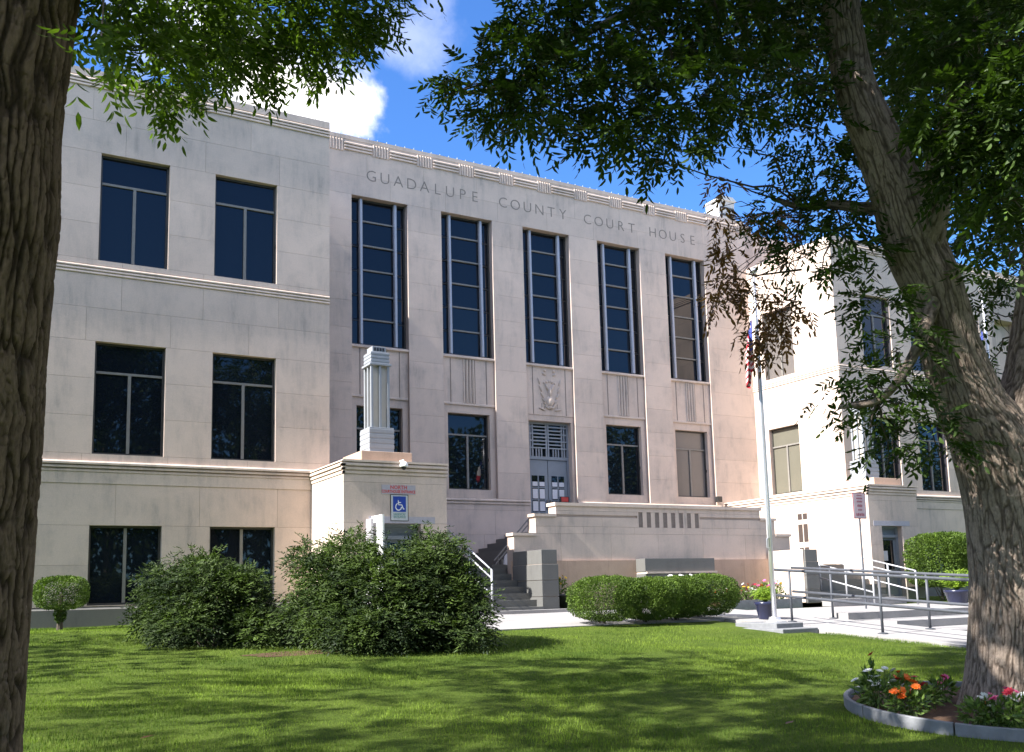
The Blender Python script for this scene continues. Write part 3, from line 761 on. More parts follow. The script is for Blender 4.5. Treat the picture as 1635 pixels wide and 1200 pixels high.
# security camera
p = onY(641, 745, -2.3)
sc = thing('security_camera', (p[0], -2.25, p[2]), 'white dome security camera under the coping of the entry block', 'security camera')
mb = MB(); mb.lathe([(.0, .10), (.05, .095), (.085, .05), (.095, .0), (.09, -.02)], (p[0], -2.44, p[2]), 16); mb.build('housing', 'white', sc, smooth=True)
mb = MB(); mb.lathe([(.06, -.021), (.055, -.05), (.03, -.08), (.0, -.09)], (p[0], -2.44, p[2]), 14); mb.build('dome', 'black', sc, smooth=True)
mb = MB(); mb.tube([(p[0], -2.23, p[2]+.13), (p[0], -2.40, p[2]+.13), (p[0], -2.44, p[2]+.08)], .02, 8); mb.build('arm', 'white', sc)

# signs on the entry block
yb = -2.23
a = onY(609, 772, yb); b = onY(663, 789, yb)
sg = thing('entrance_sign', ((a[0]+b[0])/2, yb, b[2]), 'pale sign with red capital letters above the wheelchair sign', 'sign')
mb = MB(); mb.box(a[0], b[0], yb-.012, yb-.001, b[2]-.01, a[2]-.02); mb.build('panel', 'signlav', sg)
def put_text(txt, size, x, y, z, m_, parent, name='lettering', ext=.001, off=0):
    me = text_mesh(txt, size, ext, off); me.materials.append(M[m_]); o = link(name, me, parent); o.rotation_euler = (math.pi/2, 0, 0)
    o.location = Vector((x, y, z))-Vector(OFF[parent]); return o
put_text('NORTH', .115, (a[0]+b[0])/2, yb-.0135, a[2]-.075, 'red', sg, off=.002)
put_text('COURTHOUSE ENTRANCE', .092, (a[0]+b[0])/2, yb-.0135, b[2]+.045, 'red', sg, off=.002).scale = (.72, 1, 1)
a = onY(623, 789, yb); b = onY(652, 832, yb)
ws = thing('wheelchair_sign', ((a[0]+b[0])/2, yb, b[2]), 'blue and white wheelchair access sign above the basement door', 'sign')
xm, W_, H_ = (a[0]+b[0])/2, b[0]-a[0], a[2]-b[2]
mb = MB(); mb.box(a[0], b[0], yb-.012, yb-.001, b[2], a[2]); mb.build('border', 'black', ws)
mb = MB(); mb.box(a[0]+.015, b[0]-.015, yb-.014, yb-.0122, b[2]+.015, a[2]-.015); mb.build('panel', 'signwhite', ws)
bx0, bx1, bz1 = a[0]+.06, b[0]-.06, a[2]-.04; bz0 = bz1-(bx1-bx0)*1.12
mb = MB(); mb.box(bx0, bx1, yb-.016, yb-.0142, bz0, bz1); mb.build('blue_square', 'blue', ws)
def sym(mb, pts, r): mb.tube([(bx0+(bx1-bx0)*u, yb-.0175, bz0+(bz1-bz0)*v) for u, v in pts], r, 6)
mb = MB(); sym(mb, [(.38, .80), (.385, .80)], .022); sym(mb, [(.40, .74), (.44, .45), (.68, .45), (.80, .18), (.88, .20)], .012); sym(mb, [(.42, .60), (.62, .60)], .010)
sym(mb, [(.34, .55), (.22, .42), (.20, .26), (.30, .13), (.46, .10), (.60, .18), (.66, .32)], .012)
mb.v = [(v[0], yb-.0165+(v[1]-yb+.0175)*.05, v[2]) for v in mb.v]; mb.build('wheelchair_symbol', 'white', ws)
put_text('HANDICAP', .07, xm, yb-.0155, bz0-.055, 'signteal', ws, off=.002).scale = (.8, 1, 1)
put_text('ENTRANCE', .07, xm, yb-.0155, bz0-.115, 'signteal', ws, off=.002).scale = (.8, 1, 1)
# white outward opened door leaf
dl = thing('open_door_leaf', (7.70, -2.25, .1), 'white door leaf standing open against the basement entrance', 'door')
mb = MB(); mb.box(7.68, 7.73, -2.85, -2.24, .1, 2.2); mb.build('leaf', 'white', dl)
mb = MB(); mb.box(7.66, 7.675, -2.80, -2.74, 1.0, 1.2); mb.build('handle', 'steel', dl)
mb = MB(); mb.box(7.55, 7.60, -2.55, -2.24, .1, 2.13); mb.build('side_post', 'signlav', dl)
# red notice on the terrace door
p = onY(902, 797, YC+.2)
rn = thing('red_notice', (p[0], YC+.2, p[2]), 'small red notice with black edge hung on the terrace doors', 'notice')
mb = MB(); mb.box(p[0]-.17, p[0]+.17, YC+.22, YC+.24, p[2]-.09, p[2]+.09); mb.build('board', 'black', rn)
mb = MB(); mb.box(p[0]-.12, p[0]+.14, YC+.215, YC+.2195, p[2]-.075, p[2]+.075); mb.build('face', 'red', rn)

# flagpoles
def flag_cloth(name, x, y, ztop, side, kind, label, L=1.25, hh=1.0):
    nu, nv = 44, 30; V = []; F = []; mi = []
    for i in range(nu+1):
        u = i/nu
        for j in range(nv+1):
            v = j/nv; h0 = hh*(1-v)
            sag = .92*u*(1.0-.15*v)*L*.82
            fx = side*(.05+.16*math.sin(u*2.2)+.05*math.sin(u*17+v*2)*(.3+u)); fy = .075*math.sin(u*21+v*1.5+.6)*(.25+u)
            V.append((x+fx+side*.10*u*v, y+fy, ztop-(1-v)*0-hh*v*(1-.12*u)-sag*.72+.03*math.sin(9*u)))
    for i in range(nu):
        for j in range(nv):
            F.append((i*(nv+1)+j, (i+1)*(nv+1)+j, (i+1)*(nv+1)+j+1, i*(nv+1)+j+1))
            if kind == 'us': mi.append(2 if (i < nu*.4 and j < nv*7/13) else (int(j/nv*13) % 2))
            else: mi.append(2 if i < nu*.33 else (1 if j < nv/2 else 0))
    me = bpy.data.meshes.new(name); me.from_pydata(V, [], F)
    for q in ('flagred', 'flagwhite', 'flagblue'): me.materials.append(M[q])
    me.polygons.foreach_set('material_index', mi); me.polygons.foreach_set('use_smooth', [True]*len(F))
    o = link(name, me); tag(o, label, 'flag'); return o
def flagpole(x, y, zb, zt, label):
    fp = thing('flagpole', (x, y, zb), label, 'flagpole', 'flagpoles beside the plaza')
    mb = MB(); mb.tube([(x, y, zb+.02), (x, y, zb+2), (x, y, zt-1), (x, y, zt)], [.046, .044, .032, .026], 16); mb.build('pole', 'pole', fp, smooth=True)
    mb = MB(); mb.lathe([(.0, 0), (.22, 0), (.22, .02), (.12, .05), (.10, .10), (.0, .10)], (x, y, zb), 20); mb.build('collar', 'pole', fp)
    mb = MB(); mb.lathe([(.0, 0), (.05, .01), (.08, .06), (.075, .11), (.03, .15), (.0, .155)], (x, y, zt), 14); mb.build('ball', 'pole', fp, smooth=True)
    mb = MB(); mb.tube([(x-.075, y-.02, zt-.1), (x-.08, y-.02, zb+1.45)], .006, 5); mb.build('halyard', 'white', fp)
    mb = MB(); mb.tube([(x-.055, y-.02, zb+1.38), (x-.10, y-.02, zb+1.42), (x-.10, y-.02, zb+1.58), (x-.055, y-.02, zb+1.62)], .012, 6); mb.build('cleat', 'pole', fp)
FX_, FY_ = 13.55, -8.15
zf = float(gz(0, FY_))+.10
flagpole(FX_, FY_, zf, onY(1214, 440, FY_)[2], 'tall aluminium flagpole on the stone base by the navy planter')
zt = onY(1214, 512, FY_)[2]
flag_cloth('flag', FX_-.06, FY_, zt, -1, 'us', 'limp striped flag with blue canton hanging behind the withered leaves')
fb = thing('stepped_plinth', (13.4, -8.2, zf-.3), 'low stone base with steps under the tall flagpole', 'plinth')
mb = MB(); mb.box(13.05, 13.73, -8.7, -7.6, zf-.5, zf); mb.build('upper_step', 'edging', fb, bevel=.012)
mb = MB(); mb.box(12.85, 13.735, -9.05, -7.4, zf-.5, zf-.09); mb.build('lower_step', 'edging', fb, bevel=.012)
p2 = onY(1590, 700, -8.2)
flagpole(p2[0], -8.2, -.6, onY(1583, 470, -8.2)[2], 'aluminium flagpole across the plaza steps behind the forked trunk')
flag_cloth('flag', p2[0]-.06, -8.2, onY(1583, 528, -8.2)[2], -1, 'tx', 'limp blue white and red flag behind the fork of the trunk', 1.1, .6)

# notice board on a post
p = onY(1379, 975, -5.9)
a = onY(1361, 786, -5.9); b = onY(1384, 828, -5.9)
nb = thing('notice_board', (p[0], -5.9, -.13), 'pink faded notice board with maroon border on a thin post', 'sign')
mb = MB(); mb.tube([((a[0]+b[0])/2, -5.87, -.2), ((a[0]+b[0])/2, -5.87, b[2]+.3)], .022, 8); mb.build('post', 'steel', nb)
mb = MB(); mb.box(a[0], b[0], -5.90, -5.885, b[2], a[2]); mb.build('border', 'maroon', nb)
mb = MB(); mb.box(a[0]+.02, b[0]-.02, -5.904, -5.9005, b[2]+.02, a[2]-.02); mb.build('panel', 'signpink', nb)
xm = (a[0]+b[0])/2; hh = a[2]-b[2]
for fz, wd, th in ((.90, .42, .05), (.78, .50, .07), (.66, .46, .07), (.50, .42, .10), (.34, .34, .06), (.16, .68, .11)):
    mb = MB(); n = 5; z = b[2]+hh*fz
    for k in range(n):
        ww = (b[0]-a[0])*wd/n; x = xm-(b[0]-a[0])*wd/2+ww*k; mb.box(x+.1*ww, x+.85*ww, -5.906, -5.9042, z-hh*th/2, z+hh*th/2*(1 if k % 2 else .8))
    mb.build('faded_line', 'maroon', nb)

# pipe railings of the ramp
def railing(pts, label, h=1.02, mid=.5, matn='steel', r=.028, ext=(0, 0)):
    R_ = thing('pipe_railing', tuple(pts[0]), label, 'railing', 'pipe railings along the ramp')
    pts = [np.array(p, float) for p in pts]
    for p in pts:
        mb = MB(); mb.tube([p, p+np.array((0, 0, h))], r*.9, 10); mb.build('post', matn, R_, smooth=True)
        mb = MB(); mb.lathe([(.0, 0), (.09, 0), (.09, .015), (.04, .025), (.0, .025)], tuple(p), 12); mb.build('base_plate', matn, R_)
    d0 = (pts[0]-pts[1])/np.linalg.norm(pts[0]-pts[1]); d1 = (pts[-1]-pts[-2])/np.linalg.norm(pts[-1]-pts[-2])
    for hz in (h, mid):
        q = [pts[0]+d0*ext[0]]+pts+[pts[-1]+d1*ext[1]]
        mb = MB(); mb.tube([x+np.array((0, 0, hz)) for x in q], r, 10); mb.build('rail', matn, R_, smooth=True)
def gp(x, y, off=.035): return (x, y, float(gz(x, y))+off)
railing([gp(14.50, -7.66), gp(14.12, -10.17), gp(13.90, -12.7), gp(13.90, -15.2)], 'grey pipe railing on the lawn side of the ramp', ext=(.55, .3))
railing([gp(15.88, -7.46), gp(15.66, -9.96), gp(15.6, -12.5), gp(15.6, -15)], 'grey pipe railing between ramp and plaza steps', ext=(1.2, .3))
# stair handrails
def handrail(p0, p1, label, n=3, h=.92, matn='railwhite', lines=(1.0, .8, .4)):
    H_ = thing('handrail', tuple(p0), label, 'handrail', 'stair handrails')
    p0, p1 = np.array(p0, float), np.array(p1, float)
    for k in range(n):
        p = p0+(p1-p0)*k/(n-1); mb = MB(); mb.tube([p, p+np.array((0, 0, h))], .024, 8); mb.build('post', matn, H_, smooth=True)
    for f_ in lines:
        o_ = np.array((0, 0, h*f_-.01)); mb = MB(); mb.tube([p0+o_, p1+o_], .02, 8); mb.build('rail', matn, H_, smooth=True)
handrail((10.15, -3.1, .08), (10.15, -.95, 1.1), 'pale stair handrail beside the big leafy bush')
handrail((20.9, -4.3, -.11), (20.9, -2.5, .32), 'pale handrail of the stair beside the right granite cheek block')
handrail((22.6, -4.3, -.11), (22.6, -2.5, .32), 'pale handrail on the vent slot side of the right stair')
fl = thing('wall_handrail', (12.4, .95, 1.2), 'thin wall rail climbing the upper stair flight behind the stepped wall', 'handrail')
q0 = onY(789, 895, .95); q1 = onY(849, 822, .95)
for dz in (0, -.14):
    mb = MB(); mb.tube([q0+np.array((0, 0, dz)), q1+np.array((0, 0, dz))], .02, 8); mb.build('rail', 'aludark', fl)
for t_ in (.1, .5, .9):
    q = q0+(q1-q0)*t_; mb = MB(); mb.tube([(q[0], q[1], max(.5, q[2]-.95)), tuple(q)], .018, 8); mb.build('post', 'aludark', fl)
pb = onY(811, 891, .6); 
hp = thing('hanging_paper_bag', tuple(pb-np.array((0, 0, .15))), 'white paper hanging from the upper stair rail', 'paper')
mb = MB(); mb.prism([(pb[0]-.13, pb[2]-.16), (pb[0]+.10, pb[2]-.20), (pb[0]+.15, pb[2]), (pb[0]+.05, pb[2]+.2), (pb[0]-.1, pb[2]+.05)], .58, .62, 'y'); mb.build('sheet', 'paper', hp)

# ------------------------------------------------------------------ foliage generators
def unit(a): return a/np.maximum(1e-9, np.linalg.norm(a, axis=-1, keepdims=True))
def leaf_quads(base, direc, side, length, width, fold=.25, curl=.15, fine=False):
    """arrays (n,3): one folded leaflet each, a diamond of two triangles or (fine) a lance shape of four"""
    nrm = unit(np.cross(direc, side)); n = len(base)
    L_ = np.asarray(length).reshape(-1, 1); W_ = np.asarray(width).reshape(-1, 1)
    tip = base+direc*L_-nrm*L_*curl
    if not fine:
        mid = base+direc*L_*.45
        l = mid+side*W_*.5+nrm*W_*fold; r = mid-side*W_*.5+nrm*W_*fold
        V = np.stack([base, r, tip, l], 1).reshape(-1, 3); i = np.arange(n)*4
        return V, np.concatenate([np.c_[i, i+1, i+2], np.c_[i, i+2, i+3]])
    P = [base]
    for t, q in ((.25, .42), (.62, .44)): P.append(base+direc*L_*t-nrm*L_*curl*t*t-side*W_*q+nrm*W_*fold*.6)
    P.append(tip)
    for t, q in ((.62, .44), (.25, .42)): P.append(base+direc*L_*t-nrm*L_*curl*t*t+side*W_*q+nrm*W_*fold*.6)
    V = np.stack(P, 1).reshape(-1, 3); i = np.arange(n)*6
    return V, np.concatenate([np.c_[i, i+1, i+5], np.c_[i+1, i+2, i+5], np.c_[i+2, i+4, i+5], np.c_[i+2, i+3, i+4]])
def compound(cent, direc, size, nl=9, leaf=.085, wid=.030, droop=.35, fine=True, tone=None):
    """pinnate leaves: rachis from cent along direc, leaflets on both sides and one at the tip"""
    n = len(cent); direc = unit(direc)
    upv = np.tile([[0, 0, 1.]], (n, 1))+RNG.normal(0, .35, (n, 3))
    side = unit(np.cross(direc, upv)); size = np.asarray(size).reshape(-1, 1)
    B, D, S_, L_, V_ = [], [], [], [], []
    tone = RNG.beta(2, 2.6, n) if tone is None else tone
    pairs = nl//2
    for k in range(pairs+1):
        t = (k+.8)/(pairs+.8)
        pos = cent+direc*size*.24*t+np.array([0, 0, -1.])*size*.24*droop*t*t
        if k == pairs:
            d = unit(direc+np.array([0, 0, -1.])*droop*1.3); B.append(pos); D.append(d); S_.append(side); L_.append(size[:, 0]*leaf); V_.append(tone)
        else:
            for s in (-1, 1):
                d = unit(direc*.62+side*s*.85+np.array([0, 0, -1.])*.42+RNG.normal(0, .07, (n, 3)))
                sd = unit(np.cross(d, upv+RNG.normal(0, .25, (n, 3)))); B.append(pos); D.append(d); S_.append(sd); L_.append(size[:, 0]*leaf*(.8+.35*RNG.random(n))); V_.append(np.clip(tone+RNG.normal(0, .1, n), 0, 1))
    B, D, S_ = map(np.concatenate, (B, D, S_)); L_ = np.concatenate(L_); V_ = np.concatenate(V_)
    V, F = leaf_quads(B, D, S_, L_, L_*wid/leaf, fine=fine)
    return V, F, np.repeat(V_, 6 if fine else 4)
def in_ellipsoid(n, c, r, shell=0.0):
    d = unit(RNG.normal(0, 1, (n, 3))); rad = RNG.random(n)**(1/3)
    if shell: rad = shell+(1-shell)*rad
    return np.asarray(c)+d*rad[:, None]*np.asarray(r), d
class Leaves:
    def __init__(s): s.V = []; s.F = []; s.A = []; s.n = 0
    def add(s, V, F, A): s.V.append(V); s.F.append(F+s.n); s.A.append(A); s.n += len(V)
    def build(s, name, m_, parent): 
        o = npmesh(name, np.concatenate(s.V), np.concatenate(s.F), m_, parent, np.concatenate(s.A)); o['kind'] = 'stuff'; return o
def catmull(pts, n):
    P = np.array(pts, float); P = np.vstack([2*P[0]-P[1], P, 2*P[-1]-P[-2]]); outp = []
    for i in range(1, len(P)-2):
        for k in range(n):
            t = k/n; outp.append(.5*((2*P[i])+(-P[i-1]+P[i+1])*t+(2*P[i-1]-5*P[i]+4*P[i+1]-P[i+2])*t*t+(-P[i-1]+3*P[i]-3*P[i+1]+P[i+2])*t**3))
    outp.append(P[-2]); return np.array(outp)
def bark_limb(name, pts, rad, parent, m_, around=96, step=.03, depth=.03, seed=1, ridge=.05, lobes=.06, stretch=8.0):
    """tapered limb with furrowed bark relief"""
    P4 = np.c_[np.array(pts, float), np.array(rad, float)]
    C4 = catmull(P4, 14)
    seg = np.r_[0, np.cumsum(np.linalg.norm(np.diff(C4[:, :3], axis=0), axis=1))]; Lt = seg[-1]
    m_n = max(4, int(Lt/step)); tt = np.linspace(0, Lt, m_n+1)
    C = np.stack([np.interp(tt, seg, C4[:, k]) for k in range(4)], 1)
    T_ = unit(np.gradient(C[:, :3], axis=0)); a = np.cross(T_, np.tile([[.3, 1, .1]], (len(T_), 1))); a = unit(a); b = np.cross(T_, a)
    th = np.linspace(0, 2*np.pi, around, endpoint=False)
    dirs = a[:, None, :]*np.cos(th)[None, :, None]+b[:, None, :]*np.sin(th)[None, :, None]
    rr = np.repeat(C[:, 3:4], around, 1)
    arc_u = np.cos(th)[None, :]*rr; arc_v = np.sin(th)[None, :]*rr; zz = np.repeat(tt[:, None], around, 1)
    q = np.stack([arc_u/ridge, arc_v/ridge, zz/(ridge*stretch)], -1).reshape(-1, 3)
    wv = .8*vnoise(np.stack([arc_u*6, arc_v*6, zz*5], -1).reshape(-1, 3), seed+5)
    q[:, 0] += wv; q[:, 1] += wv*.7
    n1 = 1-np.abs(vnoise(q, seed)); n2 = 1-np.abs(vnoise(q*2.1+7, seed+1)); n3 = vnoise(q*np.array([4, 4, 9.]), seed+2)
    fur = np.clip(np.abs(vnoise(q, seed))*3.2, 0, 1)**.7; crk = np.clip(np.abs(vnoise(q*np.array([1.3, 1.3, 5.5])+3, seed+3))*4.5, 0, 1)**.8
    n4 = vnoise(q*np.array([7, 7, 22.])+11, seed+4)
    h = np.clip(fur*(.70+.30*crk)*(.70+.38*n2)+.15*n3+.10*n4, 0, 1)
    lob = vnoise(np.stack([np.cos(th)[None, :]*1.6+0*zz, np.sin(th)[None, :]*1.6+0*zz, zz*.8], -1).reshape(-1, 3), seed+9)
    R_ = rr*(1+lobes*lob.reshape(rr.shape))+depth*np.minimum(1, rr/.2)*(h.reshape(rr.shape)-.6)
    V = (C[:, None, :3]+dirs*R_[..., None]).reshape(-1, 3)
    i = (np.arange(m_n)[:, None]*around+np.arange(around)[None, :]).ravel(); j = (np.arange(m_n)[:, None]*around+(np.arange(around)+1)[None, :] % around).ravel()
    o = npmesh(name, V, np.c_[i, j, j+around, i+around], m_, parent, h, smooth=True)
    return o
def twig(mb, a, b, r0, r1, sag=.0, wob=.06):
    a, b = np.array(a), np.array(b); L_ = np.linalg.norm(b-a)
    pts = [a+(b-a)*t+np.array([random.uniform(-1, 1), random.uniform(-1, 1), random.uniform(-1, 1)])*wob*L_*math.sin(math.pi*t)+np.array([0, 0, sag*L_*math.sin(math.pi*t)]) for t in (0, .25, .5, .75, 1)]
    mb.tube(pts, [r0+(r1-r0)*t for t in (0, .25, .5, .75, 1)], 6); return pts

# ------------------------------------------------------------------ right tree (forked ash)
DT = 9.35
rt = thing('ash_tree', tuple(G(1598, 1155)), 'grey barked tree with forked trunk growing from the flower bed', 'tree')
def tp(px, py, d=DT): return atD(px, py, d)
def limb(name, pts, seed, around=96, depth=.022, ridge=.03, step=.022, lobes=.06):
    return bark_limb(name, [tp(p[0], p[1], p[3] if len(p) > 3 else DT) for p in pts], [p[2]*DT/FPX for p in pts], rt, 'bark', around, step, depth, seed, ridge, lobes)
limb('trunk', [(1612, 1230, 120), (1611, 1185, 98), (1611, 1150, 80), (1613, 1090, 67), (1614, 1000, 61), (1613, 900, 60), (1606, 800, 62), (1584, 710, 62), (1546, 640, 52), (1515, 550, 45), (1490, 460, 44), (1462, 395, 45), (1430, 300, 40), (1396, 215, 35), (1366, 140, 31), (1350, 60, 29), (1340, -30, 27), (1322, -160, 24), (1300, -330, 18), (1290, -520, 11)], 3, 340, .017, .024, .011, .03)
limb('limb', [(1606, 760, 50, 9.4), (1630, 690, 52, 9.45), (1650, 610, 46, 9.5), (1662, 520, 42, 9.55), (1676, 400, 38, 9.6), (1700, 250, 34, 9.7), (1730, 60, 28, 9.8), (1750, -160, 20, 9.9), (1770, -400, 11, 10)], 11, 220, .017, .024, .014, .03)
limb('limb', [(1468, 420, 30, 9.3), (1484, 350, 27, 9.2), (1496, 290, 22, 9.1), (1512, 215, 18, 9.0), (1540, 120, 14, 8.8), (1566, 20, 11, 8.6), (1590, -120, 8, 8.4)], 17, 110, .022, .03, .014, .03)
limb('limb', [(1418, 330, 13, 9.4), (1380, 332, 10, 9.6), (1330, 326, 8, 9.8), (1280, 330, 6, 10), (1240, 318, 4, 10.1)], 19, 24)
limb('limb', [(1340, -60, 18, 9.3), (1240, -60, 12, 9.2), (1130, -20, 8, 9.2), (1040, 8, 6, 9.1), (960, 40, 5, 9), (900, 80, 4, 8.9), (820, 130, 2.5, 8.8), (740, 150, 2, 8.7)], 23, 24)
limb('limb', [(1490, 480, 13, 9.2), (1470, 540, 9, 8.9), (1440, 600, 7, 8.7), (1400, 640, 5, 8.6), (1340, 650, 3, 8.6)], 31, 24)
lv = Leaves(); tw_ = MB()
def blob(lv, c, r, n, size=1.0, centre=None, droop=.35, leaf=.085, nl=9, down=.35, shell=0):
    p, d = in_ellipsoid(n, c, r, shell)
    out_ = p-(np.asarray(c)-np.array([0, 0, .3*r[2]])) if centre is None else p-np.asarray(centre)
    direc = unit(out_)*.8+RNG.normal(0, .55, p.shape)+np.array([0, 0, -down])
    lv.add(*compound(p, direc, size*(.75+.5*RNG.random(n)), nl, leaf, leaf*.33, droop))
# px, py, rx, ry, depth, count
RB = [(845, 22, 50, 40, 8.6, 46), (750, 135, 52, 36, 8.5, 44), (712, 150, 26, 24, 8.5, 12), (820, 110, 64, 54, 8.7, 90), (870, 60, 75, 60, 8.8, 110), (800, 180, 60, 32, 8.5, 70), (880, 160, 90, 62, 8.6, 170), (850, 215, 50, 22, 8.4, 30),
      (960, 60, 90, 60, 8.9, 150), (985, 160, 90, 70, 8.6, 190), (960, 235, 40, 22, 8.5, 36), (1025, 225, 60, 36, 8.5, 80), (1080, 262, 38, 30, 8.5, 46), (1060, 60, 90, 70, 9, 160), (1090, 165, 80, 60, 8.7, 150), (1150, 60, 90, 80, 9.2, 180), (1190, 150, 70, 60, 9, 110),
      (1230, 50, 90, 70, 9.4, 150), (1270, 150, 60, 70, 9.4, 110), (1180, 205, 50, 30, 8.9, 36), (1290, 240, 60, 50, 9.6, 80), (1300, 60, 60, 60, 9.8, 70), (1250, 350, 45, 40, 9.8, 55), (1310, 300, 50, 40, 9.9, 60), (1335, 365, 60, 40, 9.7, 80), (1285, 405, 46, 30, 9.6, 40), (1375, 425, 50, 36, 9.5, 60), (1370, 270, 45, 50, 9.9, 50), (1310, 455, 30, 26, 9.3, 14),
      (1400, 500, 42, 36, 9.0, 44), (1430, 560, 46, 32, 8.9, 42), (1385, 615, 46, 26, 8.7, 30), (1345, 650, 26, 20, 8.6, 10), (1435, 645, 56, 34, 8.7, 46), (1465, 690, 46, 34, 8.8, 40), (1390, 680, 34, 22, 8.6, 26), (1500, 730, 32, 28, 8.9, 36), (1420, 730, 26, 22, 8.8, 20), (1460, 600, 34, 40, 9, 26),
      (1475, 60, 70, 80, 9.9, 110), (1540, 60, 90, 80, 8.2, 190), (1620, 60, 80, 90, 8.0, 170), (1495, 170, 60, 60, 9.9, 90), (1550, 180, 80, 70, 8.1, 180), (1620, 210, 70, 90, 8.0, 170), (1545, 250, 40, 40, 8.4, 60), (1560, 290, 60, 50, 8.4, 110), (1620, 320, 60, 50, 8.2, 90), (1580, 380, 60, 50, 9.9, 60), (1545, 470, 36, 60, 10.4, 40), (1590, 500, 40, 60, 10.4, 60), (1610, 420, 40, 50, 8.5, 40), (1580, 580, 30, 30, 11, 20),
      (1400, -40, 160, 70, 9.0, 140), (1200, -60, 160, 60, 9.2, 140), (1000, -60, 160, 50, 9, 130), (1580, -60, 120, 70, 8.4, 130)]
for (px, py, rx, ry, d, n) in RB:
    k = d/FPX; blob(lv, tp(px, py-19, d), (max(8, rx-16)*k, .42+.3*ry*k, max(6, ry-17)*k), int(n*.95), .84, leaf=.105, nl=9)
# the rest of the crown, above and to the right of the picture
for c_, r_, n in (((9.5, -15.5, 8.6), (3.6, 3.2, 1.7), 1500), ((12.5, -15.0, 7.2), (2.6, 2.6, 1.6), 800), ((6.0, -15.8, 8.4), (2.8, 2.6, 1.5), 1500), ((2.8, -14.8, 9.6), (2.6, 2.6, 1.6), 1300), ((10.5, -16, 5.2), (1.2, 1.6, 1.2), 200)):
    blob(lv, c_, r_, n, 1.7, leaf=.115)
lv.build('crown', 'leaf', rt)
for (px, py, rx, ry, d, n) in RB:
    if rx < 24: continue
    c_ = tp(px, py, d)
    src = min(((abs(px-a)+abs(py-b), (a, b, dd)) for a, b, dd in ((1280, 330, 10), (1330, 326, 9.8), (1362, 140, 9.35), (1040, 8, 9.1), (960, 40, 9), (900, 80, 8.9), (820, 130, 8.8), (1130, -20, 9.2), (1240, -60, 9.2), (1440, 600, 8.7), (1400, 640, 8.6), (1470, 540, 8.9), (1512, 215, 9), (1540, 120, 8.8), (1662, 520, 9.5), (1676, 400, 9.6), (1428, 300, 9.35))), key=lambda t: t[0])[1]
    twig(tw_, tp(*src), c_, .014, .005, .05)
    for q in range(2): twig(tw_, c_, c_+RNG.normal(0, .5, 3)*np.array([rx, rx, ry])*d/FPX, .006, .002)
tg = tw_.build('twigs', 'twig', rt); tg['kind'] = 'stuff'
# withered sprays caught in the crown
dv = Leaves(); tw_ = MB()
DB = [(1156, 292, 16, 20, 10, 12), (1150, 330, 12, 22, 10, 12), (1160, 372, 16, 34, 9.9, 26), (1156, 410, 18, 26, 9.9, 24), (1172, 440, 22, 26, 9.8, 30), (1148, 470, 24, 28, 9.8, 28), (1135, 490, 12, 18, 9.8, 8), (1222, 352, 26, 28, 9.9, 34), (1250, 372, 22, 26, 9.9, 22), (1195, 455, 22, 26, 9.7, 22), (1215, 490, 34, 40, 9.6, 62), (1245, 510, 26, 36, 9.6, 40), (1205, 540, 26, 28, 9.5, 34), (1232, 555, 12, 18, 9.5, 8), (1270, 500, 16, 26, 9.5, 16)]
for (px, py, rx, ry, d, n) in DB:
    k = d/FPX; blob(dv, tp(px, py, d), (rx*k, .22, ry*k), int(n*.8), .46, droop=.8, down=1.0, leaf=.17, nl=7)
    twig(tw_, tp(1290, 345, 10), tp(px, py, d), .006, .003, .05)
dv.build('withered_spray', 'leaf_dead', rt); o = tw_.build('twigs', 'twig', rt); o['kind'] = 'stuff'
for pts in (((1240, 318), (1200, 305), (1160, 285)), ((1330, 326), (1230, 340), (1168, 350)), ((1240, 210), (1215, 240), (1170, 235)), ((1280, 430), (1205, 440), (1175, 432))):
    mb = MB(); mb.tube([tp(x, y, 9.95) for x, y in pts], [.012, .008, .004], 6); mb.build('twig', 'twig', rt)

# ------------------------------------------------------------------ left tree (close furrowed trunk)
DL = 5.2
b0 = atD(-85, 1400, DL)
lt = thing('pecan_tree', (b0[0], b0[1], float(gz(b0[0], b0[1]))), 'brown deeply furrowed trunk of a large tree close beside the lawn', 'tree')
edge = [(1480, 50, 175), (1400, 24, 150), (1300, 16, 132), (1200, 18, 124), (1000, 30, 120), (850, 40, 118), (700, 51, 117), (550, 60, 116), (430, 72, 116), (330, 82, 117), (200, 84, 114), (80, 99, 114), (0, 109, 113), (-150, 135, 108), (-350, 165, 96), (-600, 190, 80)]
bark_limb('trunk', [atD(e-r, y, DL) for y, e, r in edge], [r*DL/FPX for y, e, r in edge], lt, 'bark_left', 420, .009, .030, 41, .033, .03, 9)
top = atD(110, -600, DL)
for k, (q, r) in enumerate((((top+np.array([2.4, 3.0, 1.6])), .13), ((top+np.array([-2.6, .6, 2.2])), .15), ((top+np.array([1.2, -2.0, 2.6])), .12), ((top+np.array([-.8, 2.6, 2.8])), .13))):
    m1 = top+(q-top)*.5+np.array([0, 0, .35]); bark_limb('limb', [top-np.array([0, 0, .3]), top+(m1-top)*.4, m1, q], [.24, .2, r, r*.4], lt, 'bark_left', 40, .05, .025, 50+k, .04)
ll = Leaves(); tw_ = MB()
